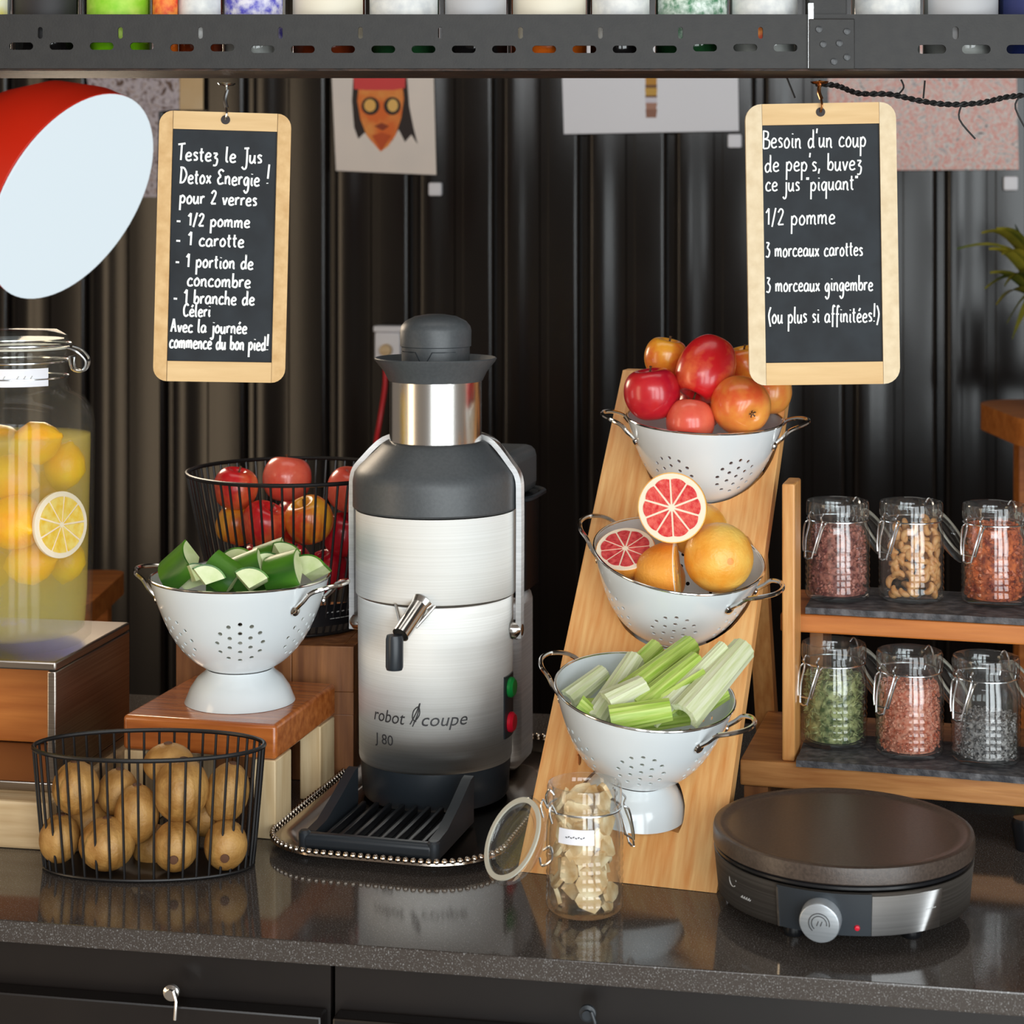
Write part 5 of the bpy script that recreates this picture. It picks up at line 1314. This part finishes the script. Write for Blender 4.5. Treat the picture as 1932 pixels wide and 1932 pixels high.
# jar stand: base plank, upper shelf, upright, slates
SY = AY - R3(15.5)
sx_, sy_ = Vector((math.cos(SY), math.sin(SY), 0)), Vector((-math.sin(SY), math.cos(SY), 0))
so = A(1490, 1.905, H)
msd = axes(Vector((so.x, so.y, H + .0004)), sx_, sy_, UP)
t = thing('jar_stand', 'two tier wooden stand carrying the spice jars behind the crepe maker', 'stand', msd)
Z1, Z2 = .060, .196
obj('base_plank', MB().box(-.050, .39, .0, .20, Z1 - .026, Z1, .002), MT['oak_x'], t)
obj('upper_shelf', MB().box(-.018, .39, .065, .20, Z2 - .019, Z2, .002), MT['wood_orange'], t)
obj('upright', MB().box(-.0085, .0045, .005, .055, Z1 + .0003, .338, .002), MT['oak'], t)
obj('upright', MB().box(.362, .375, .005, .055, Z1 + .0003, .338, .002), MT['oak'], t)
obj('shelf_post', MB().box(.008, .022, .10, .185, Z1 + .0003, Z2 - .0195, .001), MT['wood_crate'], t)
obj('shelf_post', MB().box(.346, .360, .10, .185, Z1 + .0003, Z2 - .0195, .001), MT['wood_crate'], t)
for x_, y_ in ((-.035, .02), (.36, .02), (-.035, .175), (.36, .175)):
    obj('foot', MB().box(x_ - .012, x_ + .012, y_ - .012, y_ + .012, 0, Z1 - .0263), MT['wood_crate'], t)
rnd = random.Random(3)
def slate(label, x0, x1, y0, y1, z):
    pts = []
    for k in range(30): pts.append((x0 + (x1 - x0) * k / 30, y0 + rnd.uniform(-.0012, .0012)))
    for k in range(8): pts.append((x1 + rnd.uniform(-.001, .001), y0 + (y1 - y0) * k / 8))
    for k in range(10): pts.append((x1 - (x1 - x0) * k / 10, y1))
    for k in range(8): pts.append((x0 + rnd.uniform(-.001, .001), y1 - (y1 - y0) * k / 8))
    single('slate_plate', MB().prism(pts, z + .0003, z + .0068), MT['slate'], label, 'slate', msd, 'slates on the jar stand', 30)
slate('rough slate under the upper row of jars', .0075, .36, .068, .195, Z2)
slate('rough slate under the lower row of jars', .0078, .360, -.012, .098, Z1)
zj1, zj2 = H + .0004 + Z1 + .0070, H + .0004 + Z2 + .0070
GJ1, GJ2 = 'jars on the upper shelf', 'jars on the lower shelf'
def jar_mat(px, py_base, z, rz):
    c = Zp(px, py_base, z); return TR(c, AY + rz), c
LIDC, LIDN = Vector((.064, .006, .056)), Vector((.345, -.70, .58))
JS = [(1580, 1128, zj2, R3(40), 'jar of reddish brown nibs on the upper shelf by the upright', GJ1),
      (1719, 1130, zj2, R3(40), 'jar of tan cashew nuts in the middle of the upper shelf', GJ1),
      (1876, 1137, zj2, R3(40), 'jar of rust red berries at the right of the upper shelf', GJ1),
      (1573, 1402, zj1, R3(40), 'jar of dried green herbs on the lower shelf by the upright', GJ2),
      (1716, 1421, zj1, R3(40), 'jar of coral pink grains in the middle of the lower shelf', GJ2),
      (1860, 1434, zj1, R3(40), 'jar of dark grey seeds at the right of the lower shelf', GJ2),
      (2010, 1452, zj1, R3(40), 'jar at the frame edge past the grey seeds', GJ2)]
jm = []
for px, py, z, rz, lb, g in JS:
    m_, c_ = jar_mat(px, py, z, rz)
    clip_jar(lb, m_, g, LIDC, LIDN); jm.append(m_)
stuff('cocoa_nibs', grains(900, 0, .0026, JH * .74, 1), M('nib_brown', (104, 40, 36), (200, 128, 110), scale=160, rough=.5), 'reddish brown nibs filling the first jar on the upper shelf', jm[0])
stuff('dried_berries', grains(620, 0, .0034, JH * .80, 2, (1, .8, .7)), M('berry_rust', (130, 40, 20), (232, 124, 66), scale=110, rough=.4), 'rust red dried berries filling the last jar on the upper shelf', jm[2])
stuff('dried_herbs', grains(800, 0, .0030, JH * .70, 4, (1.3, .5, .25)), M('herb_green', (70, 92, 44), (190, 196, 134), scale=140, rough=.6), 'dried green herb leaves filling the first jar on the lower shelf', jm[3])
stuff('coral_lentils', grains(1000, 0, .0021, JH * .70, 5, (1, 1, .6)), M('coral_grain', (196, 96, 60), (232, 168, 140), scale=200, rough=.5), 'coral pink grains filling the middle jar on the lower shelf', jm[4])
stuff('grey_seeds', grains(800, 0, .0020, JH * .46, 6), M('seed_grey', (44, 42, 44), (184, 180, 178), scale=260, rough=.5), 'dark grey seeds half filling the last jar on the lower shelf', jm[5])
stuff('pale_oats', grains(500, 0, .0030, JH * .6, 8, (1, .8, .3)), M('oat_pale', (200, 180, 140), (226, 210, 176), scale=160, rough=.6), 'pale flakes in the jar at the frame edge', jm[6])
# cashews, each a curved nut
def nut_mesh():
    pts = [Vector((.0062 * math.cos(a), .0062 * math.sin(a) * .9, 0)) for a in [-.25 + i * (PI * .95) / 8 for i in range(9)]]
    return MB().tube(pts, [.0012, .0026, .0033, .0036, .0036, .0034, .003, .0024, .0012], 8).mesh('cashew_nut', M('cashew', (206, 140, 78), (232, 182, 122), scale=90, rough=.45), 180)
nme = nut_mesh(); rnd = random.Random(11); nuts = []
nut_core = JR * .9
tries = 0
while len(nuts) < 120 and tries < 20000:
    tries += 1
    a = rnd.uniform(-PI * 1.05, PI * .05) if len(nuts) < 90 else rnd.uniform(0, 2 * PI)
    z_ = rnd.uniform(JH * .10, JH * .76); r_ = (JR * .92 if z_ < JH * .62 else JR * .83) - .0047
    if len(nuts) >= 84: r_ *= rnd.uniform(.25, .8)
    p = Vector((r_ * math.cos(a), r_ * math.sin(a), z_))
    if any((p - q).length < .0066 for q in nuts): continue
    nuts.append(p)
    e = Vector((math.cos(a), math.sin(a), 0)) + Vector((rnd.uniform(-.25, .25), rnd.uniform(-.25, .25), rnd.uniform(-.25, .25)))
    o_ = single('cashew_nut', nme, None, 'tan cashew nut in the middle jar on the upper shelf', 'nut', jm[1] @ zto(p, e, rnd.uniform(0, 6.28)), 'cashew nuts in the jar')

# open ginger jar on the counter
gm = TR(Zp(1103, 1716, H + .0004), AY + PI + R3(24), .995)
GK = 1.08
gm = gm @ Matrix.Diagonal((1.0, 1.0, GK, 1))
t = clip_jar('open clip-top jar of dried ginger slices at the counter front', gm, None, Vector((.056, -.013, .057)), Vector((.82, .12, .52)))
lid_o = [c for c in t.children if c.name.startswith('lid')][0]
lid_o.scale = (lid_o.scale[0] * 1.12, lid_o.scale[1] * 1.12, lid_o.scale[2])
obj('pull_tab', MB().tube(catmull([(JR * 1.0, -.003, JR * .1), (JR * 1.2, -.007, JR * .1), (JR * 1.42, 0, JR * .1), (JR * 1.2, .007, JR * .1), (JR * 1.0, .003, JR * .1)], 5), .0009, 6).xf(Matrix.Rotation(R3(0), 4, 'Z')), MT['wire_zinc'], lid_o)
gw = gm
ga = math.atan2(-1, 0)
wv = (gm.inverted().to_3x3() @ CV(-.28, 0, 1)); a_l = math.atan2(wv.y, wv.x)
obj('paper_label', MB().lathe([(JR * 1.012, JH * .60), (JR * 1.020, JH * .60), (JR * .985, JH * .715), (JR * .978, JH * .715), (JR * 1.012, JH * .60)], 24, None, a_l - .48, a_l + .48), MT['paper'], t)
mk = MB()
for k in range(8):
    a_ = a_l - .26 + k * .065; r_ = JR * 1.012
    mk.tube([(r_ * math.cos(a_), r_ * math.sin(a_), JH * .655), (r_ * math.cos(a_ + .04), r_ * math.sin(a_ + .04), JH * (.662 if k % 2 else .65))], .0004, 5)
obj('label_print', mk, MT['print_txt'], t)
rnd = random.Random(21)
gi = []
for k in range(64):
    a = k * 2.4 + rnd.uniform(-.4, .4); lay = k / 63
    z_ = JH * GK * (.10 + .80 * lay); r_ = JR * (.70 if lay < .7 else .62) * math.sqrt(rnd.uniform(.15, 1.0))
    c_ = gm.translation + Vector((r_ * math.cos(a), r_ * math.sin(a), z_))
    ch = MB(); N_ = 9
    poly = [(.0125 * rnd.uniform(.75, 1.15) * math.cos(2 * PI * i / N_), .0085 * rnd.uniform(.7, 1.2) * math.sin(2 * PI * i / N_)) for i in range(N_)]
    ch.prism(poly, -.0018, .0018)
    for v in ch.v: v.z += 9.0 * (v.x ** 2) - 7 * v.y * v.x
    d_ = Vector((math.cos(a), math.sin(a), rnd.uniform(-.5, .8)))
    single('ginger_slice', ch, MT['ginger'], 'curled pale dried ginger slice packed in the open jar', 'ginger', zto(c_, d_, rnd.uniform(0, 6)), 'dried ginger slices in the open jar', 50)

# ------------------------------------------------------------------ crepe maker
cmz = H + .0004
cc = A(1590, 1.672, cmz); CRD = .1130
t = thing('crepe_maker', 'round electric crepe maker with a dark hot plate at the counter front', 'crepe maker', TR(cc, AY))
C = lambda name, mb_, mat, label=None, par=None: obj(name, mb_, mat, par or t, None, 40, label)
C('hot_plate', MB().lathe([(0, .0705), (.098, .0695), (.1035, .0700), (.1055, .0712), (.1090, .0722), (.1122, .0712), (.1130, .0680), (.1130, .0580), (.1110, .0565), (0, .0565)], 112), MT['hotplate'])
C('rim_groove', MB().lathe([(0, .0525), (.1108, .0525), (.1118, .0535), (.1118, .0555), (.1108, .0563), (0, .0563)], 96), MT['plastic_black'])
C('housing', MB().lathe([(0, .0135), (.1040, .0135), (.1085, .0150), (.1118, .0480), (.1122, .0515), (.1100, .0523), (0, .0523)], 112), M('dark_brushed_metal', (104, 98, 92), (124, 118, 112), scale=4, stretch=(1, 1, 200), rough=.48, metal=1, aniso=0.9))
def hr2(z_): return .1085 + (z_ - .0150) / .033 * .0033
def cpatch(a0, a1, z0, z1, off=.0004, th_=.0012, n_=24):
    pm = MB(); vs = []; fs = []
    for i in range(n_ + 1):
        a_ = a0 + (a1 - a0) * i / n_
        vs += [cyl_pt(hr2(z0) + off, a_, z0), cyl_pt(hr2(z1) + off, a_, z1), cyl_pt(hr2(z1) + off + th_, a_, z1), cyl_pt(hr2(z0) + off + th_, a_, z0)]
    for i in range(n_):
        for k in range(4): fs.append((i * 4 + k, i * 4 + (k + 1) % 4, i * 4 + 4 + (k + 1) % 4, i * 4 + 4 + k))
    fs += [(3, 2, 1, 0), (n_ * 4, n_ * 4 + 1, n_ * 4 + 2, n_ * 4 + 3)]
    return pm.add(vs, fs)
def ca(px): return math.asin((px - 1590) / FPX * 1.575 / .110) - R3(9.8)
C('control_panel', cpatch(ca(1470), ca(1642), .0155, .0505), MT['plastic_dark'])
C('steel_panel', cpatch(ca(1643), ca(1770), .0155, .0485), MT['steel2'])
C('panel_seam', cpatch(ca(1469), ca(1472.5), .0155, .0485, .0010, .0010, 2), MT['steel_pol'])
kd = ca(1551)
kn = C('thermostat_knob', MB().lathe([(0, 0), (.0168, 0), (.0168, .010), (.0162, .0115), (.0150, .012), (0, .012)], 48, zto(cyl_pt(hr2(.026) + .0015, kd, .0292), cyl_pt(1, kd, -.1))), M('silver_knob', (176, 184, 190), (190, 196, 202), scale=8, stretch=(1, 1, 60), rough=.32, metal=.6))
km = MB(); kM = zto(cyl_pt(hr2(.026) + .0015, kd, .0292), cyl_pt(1, kd, -.1))
for r_ in (.0085, .0062):
    km.tube([kM @ Vector((r_ * math.cos(a), r_ * math.sin(a), .0122)) for a in [-.2 + i * 4.2 / 24 for i in range(25)]], .0004, 5)
for x_ in (-.002, .001):
    km.tube([kM @ Vector((x_, -.002, .0122)), kM @ Vector((x_ + .0015, .002, .0122))], .0004, 5)
obj('dial_print', km, MT['print_txt'], kn)
C('indicator_light', MB().lathe([(0, 0), (.0024, 0), (.002, .0015), (0, .002)], 14, zto(cyl_pt(hr2(.022) + .0016, ca(1616), .0225), cyl_pt(1, ca(1616), -.1))), MT['red_btn'])
br = MB()
for k in range(9):
    a_ = ca(1396) + k * .013
    br.tube([cyl_pt(hr2(.028) + .0003, a_, .0278), cyl_pt(hr2(.0285) + .0003, a_ + .008, .0278 + (.0022 if k % 2 else .0012))], .0004, 5)
br.tube(catmull([cyl_pt(hr2(.034) + .0003, ca(1380) + .05 * math.cos(q), .039 + .0055 * math.sin(q)) for q in [i * 5.4 / 12 for i in range(13)]], 3), .0004, 5)
for k in range(5):
    a_ = ca(1742) + k * .02
    br.tube([cyl_pt(hr2(.033) + .0018, a_, .0335), cyl_pt(hr2(.0335) + .0018, a_ + .012, .0342)], .0003, 5)
obj('maker_print', br, MT['light_print'], t)
for a_ in (R3(-40), R3(34), R3(150), R3(-150)):
    C('foot', MB().lathe([(0, 0), (.0075, 0), (.0085, .004), (.007, .0134), (0, .0134)], 20, Matrix.Translation(cyl_pt(.082, a_, 0))), MT['plastic_black'])
C('rear_hinge', MB().box(-.018, .018, .105, .125, .020, .046, .004), MT['plastic_black'])
# small dark knob past the crepe maker on the counter
kp = Zp(1936, 1578, H + .0004 + .012)
single('dark_knob', MB().lathe([(0, -.012), (.010, -.012), (.012, 0), (.014, .012), (.012, .018), (0, .02)], 24), MT['plastic_black'], 'small glossy black knob at the right edge beside the crepe maker', 'knob', Matrix.Translation(kp))
